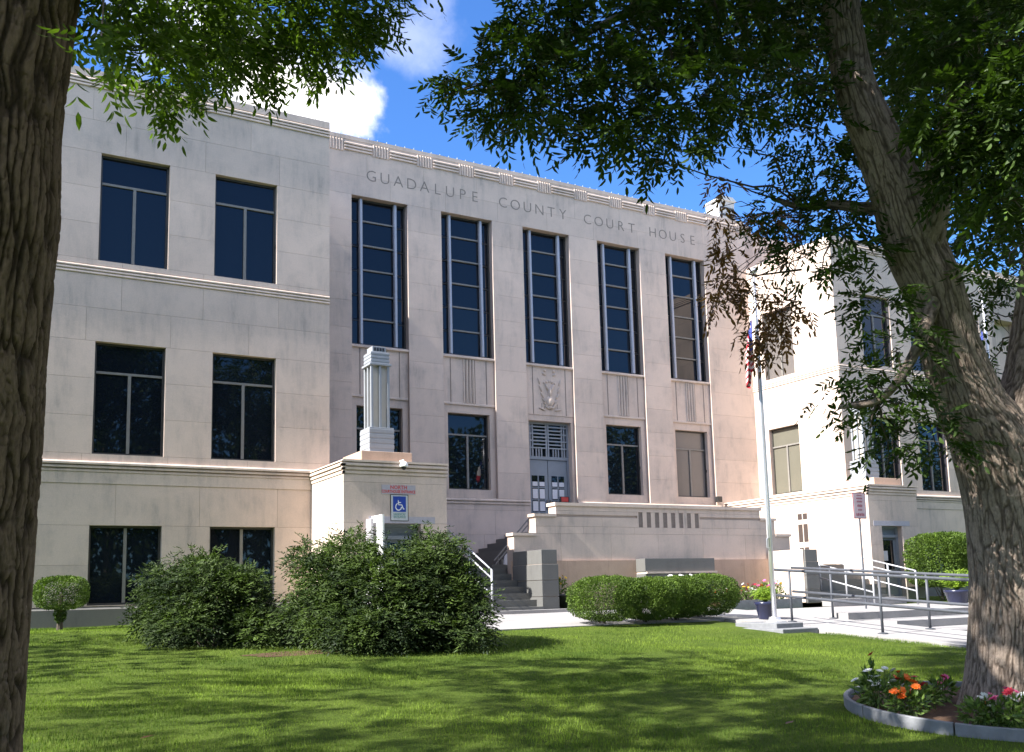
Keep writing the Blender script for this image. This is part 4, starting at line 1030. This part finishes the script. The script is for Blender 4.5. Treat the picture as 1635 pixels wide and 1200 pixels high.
LB = [(190, 20, 80, 50, 5.6, 50), (160, 90, 40, 36, 4.6, 12), (300, 20, 110, 50, 6.4, 120), (240, 95, 70, 46, 6.0, 56), (285, 140, 46, 30, 6.8, 46), (270, 172, 26, 14, 6.8, 16), (330, 90, 60, 40, 7.0, 70), (420, 30, 100, 56, 7.2, 150), (390, 95, 66, 40, 7.4, 90), (430, 120, 40, 24, 7.6, 38), (520, 40, 80, 50, 7.6, 120), (520, 100, 36, 30, 7.8, 34), (590, 14, 56, 34, 7.8, 60), (622, 40, 22, 18, 7.8, 12), (560, 60, 44, 26, 7.8, 34), (650, 0, 16, 14, 7.8, 6),
      (300, -60, 250, 60, 6.6, 130), (550, -60, 180, 50, 7.6, 110), (130, -40, 100, 60, 5.4, 50)]
for (px, py, rx, ry, d, n) in LB:
    k = d/FPX; blob(ll, tp(px, py-12, d), (max(8, rx-14)*k, .35+.3*ry*k, max(6, ry-13)*k), int(n*1.15), .8, leaf=.095)
    twig(tw_, atD(300+.3*(px-300), -120, 6.6), tp(px, py, d), .012, .003, .08)
for c_, r_, n in (((-2.4, -15.8, 8.2), (3.4, 3.6, 1.8), 800), ((-4.8, -12.8, 7.8), (3.0, 3.4, 1.8), 760), ((2.6, -16.2, 7.6), (2.6, 2.8, 1.3), 420), ((-6.5, -17.5, 7.6), (3.2, 3.2, 2.0), 700), ((.2, -19.5, 7.8), (3.0, 2.6, 1.6), 420), ((-.5, -12.2, 7.0), (2.2, 1.8, 1.1), 240)):
    blob(ll, c_, r_, int(n*.6), 1.9, leaf=.10)
ll.build('crown', 'leaf_left', lt); o = tw_.build('twigs', 'twig', lt); o['kind'] = 'stuff'

# ------------------------------------------------------------------ trees outside the picture (shade the lawn, stand in the reflections)
def far_tree(x, y, h, r, n, label, trunk_r=.28, leaf=.30, low=.35):
    zb = float(gz(x, y)); t_ = thing('shade_tree', (x, y, zb), label, 'tree', 'shade trees around the square')
    bark_limb('trunk', [(x, y, zb-.2), (x+.1, y, zb+h*.2), (x-.1, y+.1, zb+h*.45), (x+.1, y, zb+h*.8)], [trunk_r*1.3, trunk_r, trunk_r*.75, trunk_r*.2], t_, 'bark', 32, .12, .03, int(x*7+y) % 97, .06)
    L_ = Leaves()
    for k in range(9):
        a = 2*math.pi*k/8+random.random()*.6; rr = r*(.55+.2*random.random()) if k < 8 else 0
        c_ = (x+rr*math.cos(a), y+rr*math.sin(a), zb+h*(low+(1-low)*(.28+.42*random.random())) if k < 8 else zb+h*.82)
        br = (r*.5, r*.5, h*(1-low)*.30); p, d = in_ellipsoid(n//9, c_, br, .35)
        direc = unit(d+RNG.normal(0, .5, p.shape)+np.array([0, 0, -.3])); sd = unit(np.cross(direc, RNG.normal(0, 1, p.shape)))
        ln = leaf*(.7+.6*RNG.random(len(p))); V, F = leaf_quads(p, direc, sd, ln, ln*.55); L_.add(V, F, np.repeat(np.clip(RNG.beta(2, 2.5, len(p)), 0, 1), 4))
        mb = MB(); twig(mb, (x, y, zb+h*.45), c_, .09, .03, .05); mb.build('limb', 'twig', t_)
    L_.build('crown', 'leaf_far', t_)
far_tree(-9.5, -7.0, 9.5, 3.6, 2600, 'broad shade tree standing left of the lawn before the wing', leaf=.26)
far_tree(-14.0, -14.5, 11, 4.6, 3200, 'broad shade tree standing further left of the furrowed trunk')
for k, (x, y, h, r) in enumerate(((-14, -33, 14, 5.5), (-4, -36, 13, 5.2), (6, -33, 14.5, 5.6), (16, -35, 15.5, 5.4), (26, -33, 16, 6), (37, -34, 16, 5.6), (48, -32, 15.5, 5.6), (59, -34, 15, 6), (70, -36, 16, 6), (82, -34, 16, 6))):
    far_tree(x, y, h, r, 6500, 'broad shade tree in the row across the square behind the lawn', .3, .46, .12)

# ------------------------------------------------------------------ shrubs
def stems(t_, c, r, h, n=9):
    for k in range(n):
        a = random.random()*6.283; e = (c[0]+r*.45*math.cos(a)*random.random(), c[1]+.35+r*.45*math.sin(a)*random.random(), c[2]+h*(.4+.2*random.random()))
        mb = MB(); twig(mb, (c[0]+.3*(e[0]-c[0]), c[1]+.3*(e[1]-c[1]), c[2]-.05), e, .013, .006, 0, .05); mb.build('stem', 'twig', t_)
def nandina(base, lobes, label, n):
    t_ = thing('nandina_bush', tuple(base), label, 'bush', 'loose leafy bushes before the entry block')
    L_ = Leaves()
    vol = [r[0]*r[2] for c, r in lobes]; tot = sum(vol)
    for (c, r), v in zip(lobes, vol):
        k = int(n*v/tot); p, d = in_ellipsoid(k, c, np.array(r)*.9, .25)
        p = np.asarray(c)+(p-np.asarray(c))*(.92+.18*vnoise(d*3.1+np.asarray(c), 21)+.10*vnoise(d*8+np.asarray(c), 22))[:, None]
        shoot = (RNG.random(k) < .06) & (d[:, 2] > .1); p[shoot] += np.array([0, 0, 1])*(.10+.16*RNG.random(shoot.sum()))[:, None]
        p += RNG.normal(0, .04, p.shape)
        direc = unit(d*.8+RNG.normal(0, .5, p.shape)+np.array([0, 0, .25]))
        L_.add(*compound(p, direc, .62+.4*RNG.random(k), 7, .085, .030, .5, False, np.clip(.36+.42*vnoise(p*2.6, 31)+.25*vnoise(p*7, 32)+.12*d[:, 2]+RNG.normal(0, .12, k), 0, 1)))
    L_.build('foliage', 'leaf_nandina', t_)
    stems(t_, base, lobes[0][1][0], lobes[0][1][2]*2, 10)
def pz(px, py, dep): return tp(px, py, dep)
d1 = 15.2; k1 = d1/FPX
b1 = G(335, 1035)
nandina(b1, [(pz(x, y, d1+dd), (rx*k1, .75, ry*k1)) for x, y, rx, ry, dd in ((322, 962, 86, 72, 0), (270, 975, 60, 58, .3), (386, 962, 48, 66, .3), (315, 918, 52, 34, .5), (300, 1000, 60, 35, -.5), (395, 1010, 46, 34, -.3), (430, 1000, 26, 40, .2), (250, 930, 26, 26, .3))], 'loose dark leafy bush on the lawn before the wing windows', 6500)
d2 = 14.8; k2 = d2/FPX
b2 = G(620, 1035)
nandina(b2, [(pz(x, y, d2+dd), (rx*k2, .85, ry*k2)) for x, y, rx, ry, dd in ((605, 955, 104, 80, 0), (528, 928, 56, 56, .4), (690, 946, 78, 78, .2), (735, 965, 44, 58, .1), (498, 985, 46, 50, 0), (610, 1000, 120, 45, -.5), (730, 1010, 55, 30, -.3), (490, 892, 28, 22, .5), (560, 885, 46, 36, .5), (690, 880, 50, 30, .4))], 'largest loose leafy bush standing before the entry block door', 12000)
mb = MB(); q = G(470, 1046)
for nm, (px, py, a_, b_) in dict(x=(475, 1043, .75, .28)).items():
    c_ = G(px, py); mb = MB(); mb.v = [(c_[0]+a_*math.cos(t)*(1+.12*math.sin(5*t)), c_[1]+b_*math.sin(t)*(1+.15*math.cos(3*t)), float(gz(0, c_[1]+b_*math.sin(t)))+.004) for t in np.linspace(0, 2*math.pi, 28, endpoint=False)]; mb.face(tuple(range(28))); o = mb.build('mulch_patch', 'straw'); tag(o, 'patch of brown mulch at the foot of the leafy bushes', 'mulch', kind='structure')

def clipped(name, base, c, r, n, label, cat='bush', group=None, m_='leaf_box', leaf=.032, power=3.0, stem=True):
    """clipped shrub: super-ellipsoid skin of small leaves over inner twigs"""
    t_ = thing(name, tuple(base), label, cat, group)
    d = unit(RNG.normal(0, 1, (n, 3))); k = (np.abs(d)**power).sum(1)**(-1/power)
    rad = k*(1-.28*RNG.random(n)**2)
    bumps = 1+.05*vnoise(d*5, 3)+.03*vnoise(d*11, 4)
    p = np.asarray(c)+d*(rad*bumps)[:, None]*np.asarray(r)
    direc = unit(d+RNG.normal(0, .6, d.shape)); sd = unit(np.cross(direc, RNG.normal(0, 1, d.shape)))
    ln = leaf*(.7+.6*RNG.random(n)); V, F = leaf_quads(p, direc, sd, ln, ln*.6)
    tone = np.clip(.45+.4*vnoise(p*9, 8)+RNG.normal(0, .2, n), 0, 1)
    L_ = Leaves(); L_.add(V, F, np.repeat(tone, 4)); L_.build('foliage', m_, t_)
    if stem: stems(t_, base, r[0]*.8, c[2]-base[2]+r[2]*.4, 7)
    return t_
HB = [(970, 998, 58, 38, 920), (1038, 996, 50, 36, 922), (1085, 992, 46, 34, 920), (1128, 988, 50, 34, 917)]
for k, (px, py, rx, ry, tpy) in enumerate(HB):
    b_ = G(px, py); dep = float((b_-CAM)@FW); kk = dep/FPX; c_ = b_.copy(); ztop = atD(px, tpy, dep)[2]; zb_ = b_[2]+.10
    c_[2] = (ztop+zb_)/2; clipped('boxwood', b_, c_, (rx*kk, rx*kk*.95, (ztop-zb_)/2), 20000, ['rounded clipped boxwood at the stair end of the row', 'rounded clipped boxwood second in the row from the stair', 'rounded clipped boxwood third in the row from the stair', 'rounded clipped boxwood at the flagpole end of the row'][k], 'bush', 'clipped boxwoods in a row by the walk', power=2.8)
c_ = (26.6, -3.4, 1.05)
for k, x in enumerate((24.9, 26.6, 28.3)):
    clipped('privet_hedge', (x, -3.5, 0), (x, -3.5, 1.12), (1.0, .8, .75), 22000, ['glossy clipped hedge bush beside the block with the second lantern', 'glossy clipped hedge bush in the middle of the far hedge', 'glossy clipped hedge bush hidden partly by the ash trunk'][k], 'hedge', 'clipped hedge before the right wing', leaf=.055, power=4)
    mb = MB(); twig(mb, (x, -3.5, -.05), (x+.1, -3.5, .7), .06, .04); 
    for q in range(3): twig(mb, (x, -3.5, .1), (x+random.uniform(-.5, .5), -3.5, .75), .035, .02)
# topiary
b_ = G(95, 1006); dep = float((b_-CAM)@FW); kk = dep/FPX
c_ = atD(98, 946, dep); zt_ = atD(98, 922, dep)[2]
t_ = clipped('topiary_shrub', b_, c_, (39*kk, 39*kk, 25*kk), 9000, 'small bright green clipped topiary shrub on a short stem', 'topiary', leaf=.034, power=3.2, stem=False)
L_ = Leaves(); p, d = in_ellipsoid(900, atD(96, 980, dep), (9*kk, 9*kk, 14*kk)); dd = unit(d+RNG.normal(0, .5, d.shape)); sd = unit(np.cross(dd, RNG.normal(0, 1, d.shape))); V, F = leaf_quads(p, dd, sd, np.full(900, .034), np.full(900, .02)); L_.add(V, F, np.repeat(RNG.random(900), 4)); L_.build('stem_foliage', 'leaf_box', t_)
mb = MB(); mb.tube([b_-np.array([0, 0, .05]), atD(96, 985, dep), atD(98, 950, dep)], [.06, .045, .04], 8); mb.build('stem', 'twig', t_)

# planters with lime ferns
def planter(base, r, h, label, fern=1.0):
    t_ = thing('planter', tuple(base), label, 'planter', 'navy planters with lime ferns')
    mb = MB(); mb.lathe([(.0, 0), (r*.66, 0), (r*.70, .02), (r*.96, h*.82), (r*1.04, h*.86), (r*1.05, h), (r*.94, h), (r*.92, h*.9), (.0, h*.9)], tuple(base), 28); mb.build('pot', 'navy', t_, smooth=True)
    n = 260; a = RNG.random(n)*2*np.pi; L_ = Leaves()
    c = np.array(base)+np.array([0, 0, h*.92]); ln = fern*(.24+.26*RNG.random(n)); hor = np.stack([np.cos(a), np.sin(a), 0*a], 1)*(.35+.65*RNG.random(n))[:, None]; upf = .9+2.0*RNG.random(n)
    for s in range(6):
        t0, t1 = s/6, (s+1)/6
        f_ = lambda t: c+hor*(ln*t)[:, None]*1.05+np.stack([0*a, 0*a, ln*upf*t*(1.25-.95*t)], 1)+hor*(.06*RNG.random(n))[:, None]*0
        p0, p1 = f_(t0), f_(t1); sd = np.stack([-np.sin(a), np.cos(a), 0*a], 1)
        for sg_ in (-1, 1):
            d_ = unit((p1-p0)*4+sd*sg_*.5*ln[:, None]); V, F = leaf_quads(p0, d_, unit(np.cross(d_, np.array([[0, 0, 1.]]))), ln*.28, ln*.055); L_.add(V, F, np.repeat(RNG.random(n), 4))
    L_.build('fern', 'leaf_lime', t_)
b_ = G(1224, 991); planter(b_+np.array([0, 0, .03]), .22, .36, 'navy glazed planter with lime fern beside the tall flagpole', .62)
d_ = onY(1530, 965, -6.2); planter((d_[0], -6.2, -.11), .30, .38, 'navy glazed planter with lime fern beyond the pipe railing', .95)
gp_ = onY(1500, 950, -5.2)
# pot with yellow flowers by the cheek block
def blossom_mesh(r, petals=9, cup=.3):
    mb = MB()
    for ring, (rs, ti) in enumerate(((1, cup), (.68, cup+.35))):
        for k in range(petals):
            a = 2*math.pi*(k+.5*ring)/petals; ca, sa = math.cos(a), math.sin(a); n = len(mb.v); R_ = r*rs
            for (u, v, z) in ((.08, 0, 0), (.6, .26, .5), (1, .10, 1), (1, -.10, 1), (.6, -.26, .5)): mb.v.append(((u*ca-v*sa)*R_, (u*sa+v*ca)*R_, z*ti*R_*.5+.004*ring))
            mb.face((n, n+1, n+2, n+3, n+4))
    mb.lathe([(.0, .0), (r*.22, .0), (r*.2, r*.25), (.0, r*.3)], (0, 0, 0), 8)
    return mb
def flower_plant(base, h, spread, cols, n, label, group, r=.035, leafn=90, name='flowering_plant'):
    t_ = thing(name, tuple(base), label, 'flowers', group)
    L_ = Leaves(); heads = []
    mbs = MB()
    for k in range(n):
        a = random.random()*6.283; q = spread*math.sqrt(random.random()); hh = h*(.6+.45*random.random())
        tip = np.array(base)+np.array([q*math.cos(a), q*math.sin(a), hh]); heads.append(tip)
        mbs.tube([np.array(base)+np.array([.3*q*math.cos(a), .3*q*math.sin(a), 0]), tip-np.array([.02, 0, hh*.4]), tip], [.005, .004, .003], 5)
    o = mbs.build('stems', 'leaf_flower', t_); o['kind'] = 'stuff'
    p, d = in_ellipsoid(leafn*2, np.array(base)+np.array([0, 0, h*.42]), (spread, spread, h*.42)); dd = unit(d+RNG.normal(0, .5, d.shape)+np.array([0, 0, .2])); sd = unit(np.cross(dd, RNG.normal(0, 1, d.shape))); ln = .07+.04*RNG.random(len(p)); V, F = leaf_quads(p, dd, sd, ln, ln*.35); L_.add(V, F, np.repeat(RNG.random(len(p)), 4)); L_.build('foliage', 'leaf_flower', t_)
    for k, tip in enumerate(heads):
        c_ = cols[k % len(cols)]; mb = blossom_mesh(r*(.8+.4*random.random()), 8+k % 3); me = bpy.data.meshes.new('blossom'); me.from_pydata(mb.v, [], mb.f); me.materials.append(M['fl_'+c_]); 
        nf = len(me.polygons)
        o = link('blossom', me, t_); o.location = Vector(tip)-Vector(OFF[t_]); o.rotation_euler = (random.uniform(-.6, .9), random.uniform(-.5, .5), random.random()*6)
    return t_
yb_ = np.array((12.45, -2.2, 0.0))
mb = MB(); tpot = thing('flower_pot', tuple(yb_), 'dark pot of yellow flowers between the cheek block and clipped row', 'flower pot')
mb.lathe([(.0, 0), (.17, 0), (.24, .36), (.26, .38), (.25, .42), (.2, .42), (.0, .38)], tuple(yb_), 20); mb.build('pot', 'black', tpot, smooth=True)
flower_plant(yb_+np.array([0, 0, .4]), .45, .2, ['yellow'], 12, 'upright yellow flowers growing in the dark pot', None, .04)

# flower bed round the ash tree
BC_ = np.array(G(1590, 1140)); BC_[0] += .05; BCR = 1.36
bedz = float(gz(BC_[0], BC_[1]))
bc = BC_[:2]
fb = thing('flower_bed_edging', (bc[0], bc[1], bedz), 'round grey concrete edging ring enclosing the flower bed under the tree', 'edging')
ns = 9
for k in range(ns):
    a0, a1 = 2*math.pi*k/ns+.006, 2*math.pi*(k+1)/ns-.006; mb = MB(); m_ = 10; ring = []
    for j in range(m_+1):
        a = a0+(a1-a0)*j/m_; x, y = math.cos(a), math.sin(a)
        for (rr, zz) in ((BCR+.02, -.15), (BCR+.065, -.15), (BCR+.065, .10), (BCR+.058, .108), (BCR+.027, .108), (BCR+.02, .10)):
            X_, Y_ = bc[0]+rr*x, bc[1]+rr*y; mb.v.append((X_, Y_, float(gz(X_, Y_))+zz))
    for j in range(m_):
        for q in range(6): mb.face((j*6+q, j*6+(q+1) % 6, (j+1)*6+(q+1) % 6, (j+1)*6+q))
    mb.face(tuple(range(5, -1, -1))); mb.face(tuple(m_*6+q for q in range(6))); mb.build('edging_segment', 'edging', fb)
mb = MB()
nr = 8
for i in range(nr+1):
    for j in range(40):
        a = 2*math.pi*j/40; r_ = BCR*.995*i/nr; X_, Y_ = bc[0]+r_*math.cos(a), bc[1]+r_*math.sin(a); mb.v.append((X_, Y_, float(gz(X_, Y_))+.05+.02*random.random()))
for i in range(nr):
    for j in range(40): mb.face((i*40+j, i*40+(j+1) % 40, (i+1)*40+(j+1) % 40, (i+1)*40+j))
o = mb.build('bed_soil', 'soil', smooth=True); tag(o, 'dark mulched soil inside the round flower bed', 'soil', kind='structure')
def bedpt(px, py):
    p = G(px, py); v = p[:2]-bc; L_ = np.linalg.norm(v)
    if L_ > BCR-.15: p[:2] = bc+v/L_*(BCR-.15)
    p[2] = float(gz(p[0], p[1]))+.06; return p
for (px, py, h, sp, cols, n, lab) in ((1378, 1140, .34, .20, ['whitef', 'whitef', 'whitef'], 11, 'white flowered plant with leafy stems at the tip of the tree bed'), (1352, 1136, .44, .05, ['redf'], 1, 'single tall red blossom at the tip of the tree bed'), (1420, 1158, .27, .17, ['orange'], 12, 'orange zinnia plant in front half of the tree bed'), (1440, 1128, .25, .15, ['orange', 'orange', 'redf'], 6, 'orange and red zinnia plant at the back of the tree bed'), (1478, 1140, .22, .13, ['salmon', 'redf'], 4, 'small salmon and red zinnia plant beside the trunk foot'), (1505, 1128, .22, .14, ['pink', 'redf'], 3, 'pink zinnia with lime leaves against the trunk foot'), (1556, 1186, .26, .16, ['orange', 'whitef', 'whitef'], 6, 'white flowered plant with one orange bloom before the trunk'), (1600, 1190, .26, .2, ['whitef', 'whitef', 'pink'], 9, 'white and pink flowered plant before the trunk'), (1630, 1180, .30, .15, ['redf', 'pink'], 5, 'red flowered plant at the street side of the tree bed')):
    flower_plant(bedpt(px, py), h*1.08, sp*.95, cols, n, lab, 'flowers in the round tree bed', .044, 70)
# far flower border by the terrace wall
bd = thing('flower_border', (18.4, -2.3, 0), 'low kerbed border of soil below the terrace wall', 'flower bed')
mb = MB(); mb.box(16.9, 19.6, -2.9, -2.05, -.15, .10); mb.build('soil', 'soil', bd)
mb = MB(); mb.box(16.85, 19.65, -2.98, -2.902, -.15, .14); mb.build('kerb', 'edging', bd)
for k in range(14):
    x = 17.0+.19*k; y = -2.75+.45*random.random()
    flower_plant((x, y, .1), .30+.22*(k/13)+.08*random.random(), .16, random.sample(['orange', 'pink', 'salmon', 'redf', 'magenta', 'yellow', 'whitef'], 3), 7, 'mixed pink orange and red flowers crowded in the border under the terrace wall', 'flowers in the far border', .045, 40)

# ------------------------------------------------------------------ lawn blades and litter
def blades(n, x0, x1, y0, y1, hgt, wid, seed):
    r_ = np.random.default_rng(seed); x = r_.uniform(x0, x1, n); y = r_.uniform(y0, y1, n)
    ok = ~((x > 7.9) & (x < 30) & (y > -6.5)) & ~((x > 13.75) & (x < 24.3)) & (np.hypot(x-bc[0], y-bc[1]) > BCR+.07) & ~((x > 12.5) & (x < 13.8) & (y > -9.35))
    ok &= ~((x > 6.9) & (y > -3.0)) & (y < -.1)
    x, y = x[ok], y[ok]; z = gz(x, y); n = len(x)
    a = r_.random(n)*2*np.pi; h = hgt*(.55+.7*r_.random(n))*(1+.35*vnoise(np.c_[x*2.2, y*2.2, 0*x], 5)); lean = np.stack([np.cos(a), np.sin(a)], 1)*(.55*h*r_.random(n))[:, None]
    b_ = r_.random(n)*np.pi; w_ = np.stack([np.cos(b_), np.sin(b_)], 1)*wid/2
    V = np.stack([np.c_[x-w_[:, 0], y-w_[:, 1], z-.012], np.c_[x+w_[:, 0], y+w_[:, 1], z-.012], np.c_[x+lean[:, 0], y+lean[:, 1], z+h]], 1).reshape(-1, 3)
    tone = np.clip(.42+.38*vnoise(np.c_[x*.9, y*.9, 0*x], 6)+.25*vnoise(np.c_[x*4, y*4, 0*x], 7)+r_.normal(0, .22, n), 0, 1)
    i = np.arange(n)*3; return V, np.c_[i, i+1, i+2], np.repeat(tone, 3)
LV = Leaves(); LV.add(*blades(330000, -1.5, 14, -18.5, -9.5, .028, .007, 1)); LV.add(*blades(130000, -3, 14, -9.5, -.1, .032, .010, 2))
o = npmesh('grass', np.concatenate(LV.V), np.concatenate(LV.F), 'grass', None, np.concatenate(LV.A)); tag(o, 'short mown green grass blades covering the lawn', 'grass', kind='stuff')
for k, (px, py) in enumerate(((235, 1187), (1262, 1163))):
    p = G(px, py); mb = MB(); mb.v = [tuple(p+np.array(q)+np.array([0, 0, .045])) for q in ((-.06, 0, 0), (-.02, .03, .012), (.06, .01, .02), (.0, -.03, .012))]; mb.face((0, 3, 2, 1)); o = mb.build('fallen_leaf', 'leaf_dead'); tag(o, ['dry curled leaf lying on the shaded middle of the lawn', 'dry curled leaf lying on the grass near the tree bed'][k], 'leaf', 'fallen leaves on the lawn')
    a_ = o.data.attributes.new('v', 'FLOAT', 'POINT')

p = onY(1147, 797, YC-.12)
fl_ = thing('floodlight', tuple(p), 'small black floodlight at the far end of the centre wall ledge', 'floodlight')
mb = MB(); mb.box(p[0]-.10, p[0]+.10, YC-.22, YC-.06, p[2]-.10, p[2]+.10); mb.build('housing', 'black', fl_, bevel=.015)
mb = MB(); mb.tube([(p[0], YC-.06, p[2]), (p[0], YC-.0, p[2])], .025, 8); mb.build('bracket', 'black', fl_)
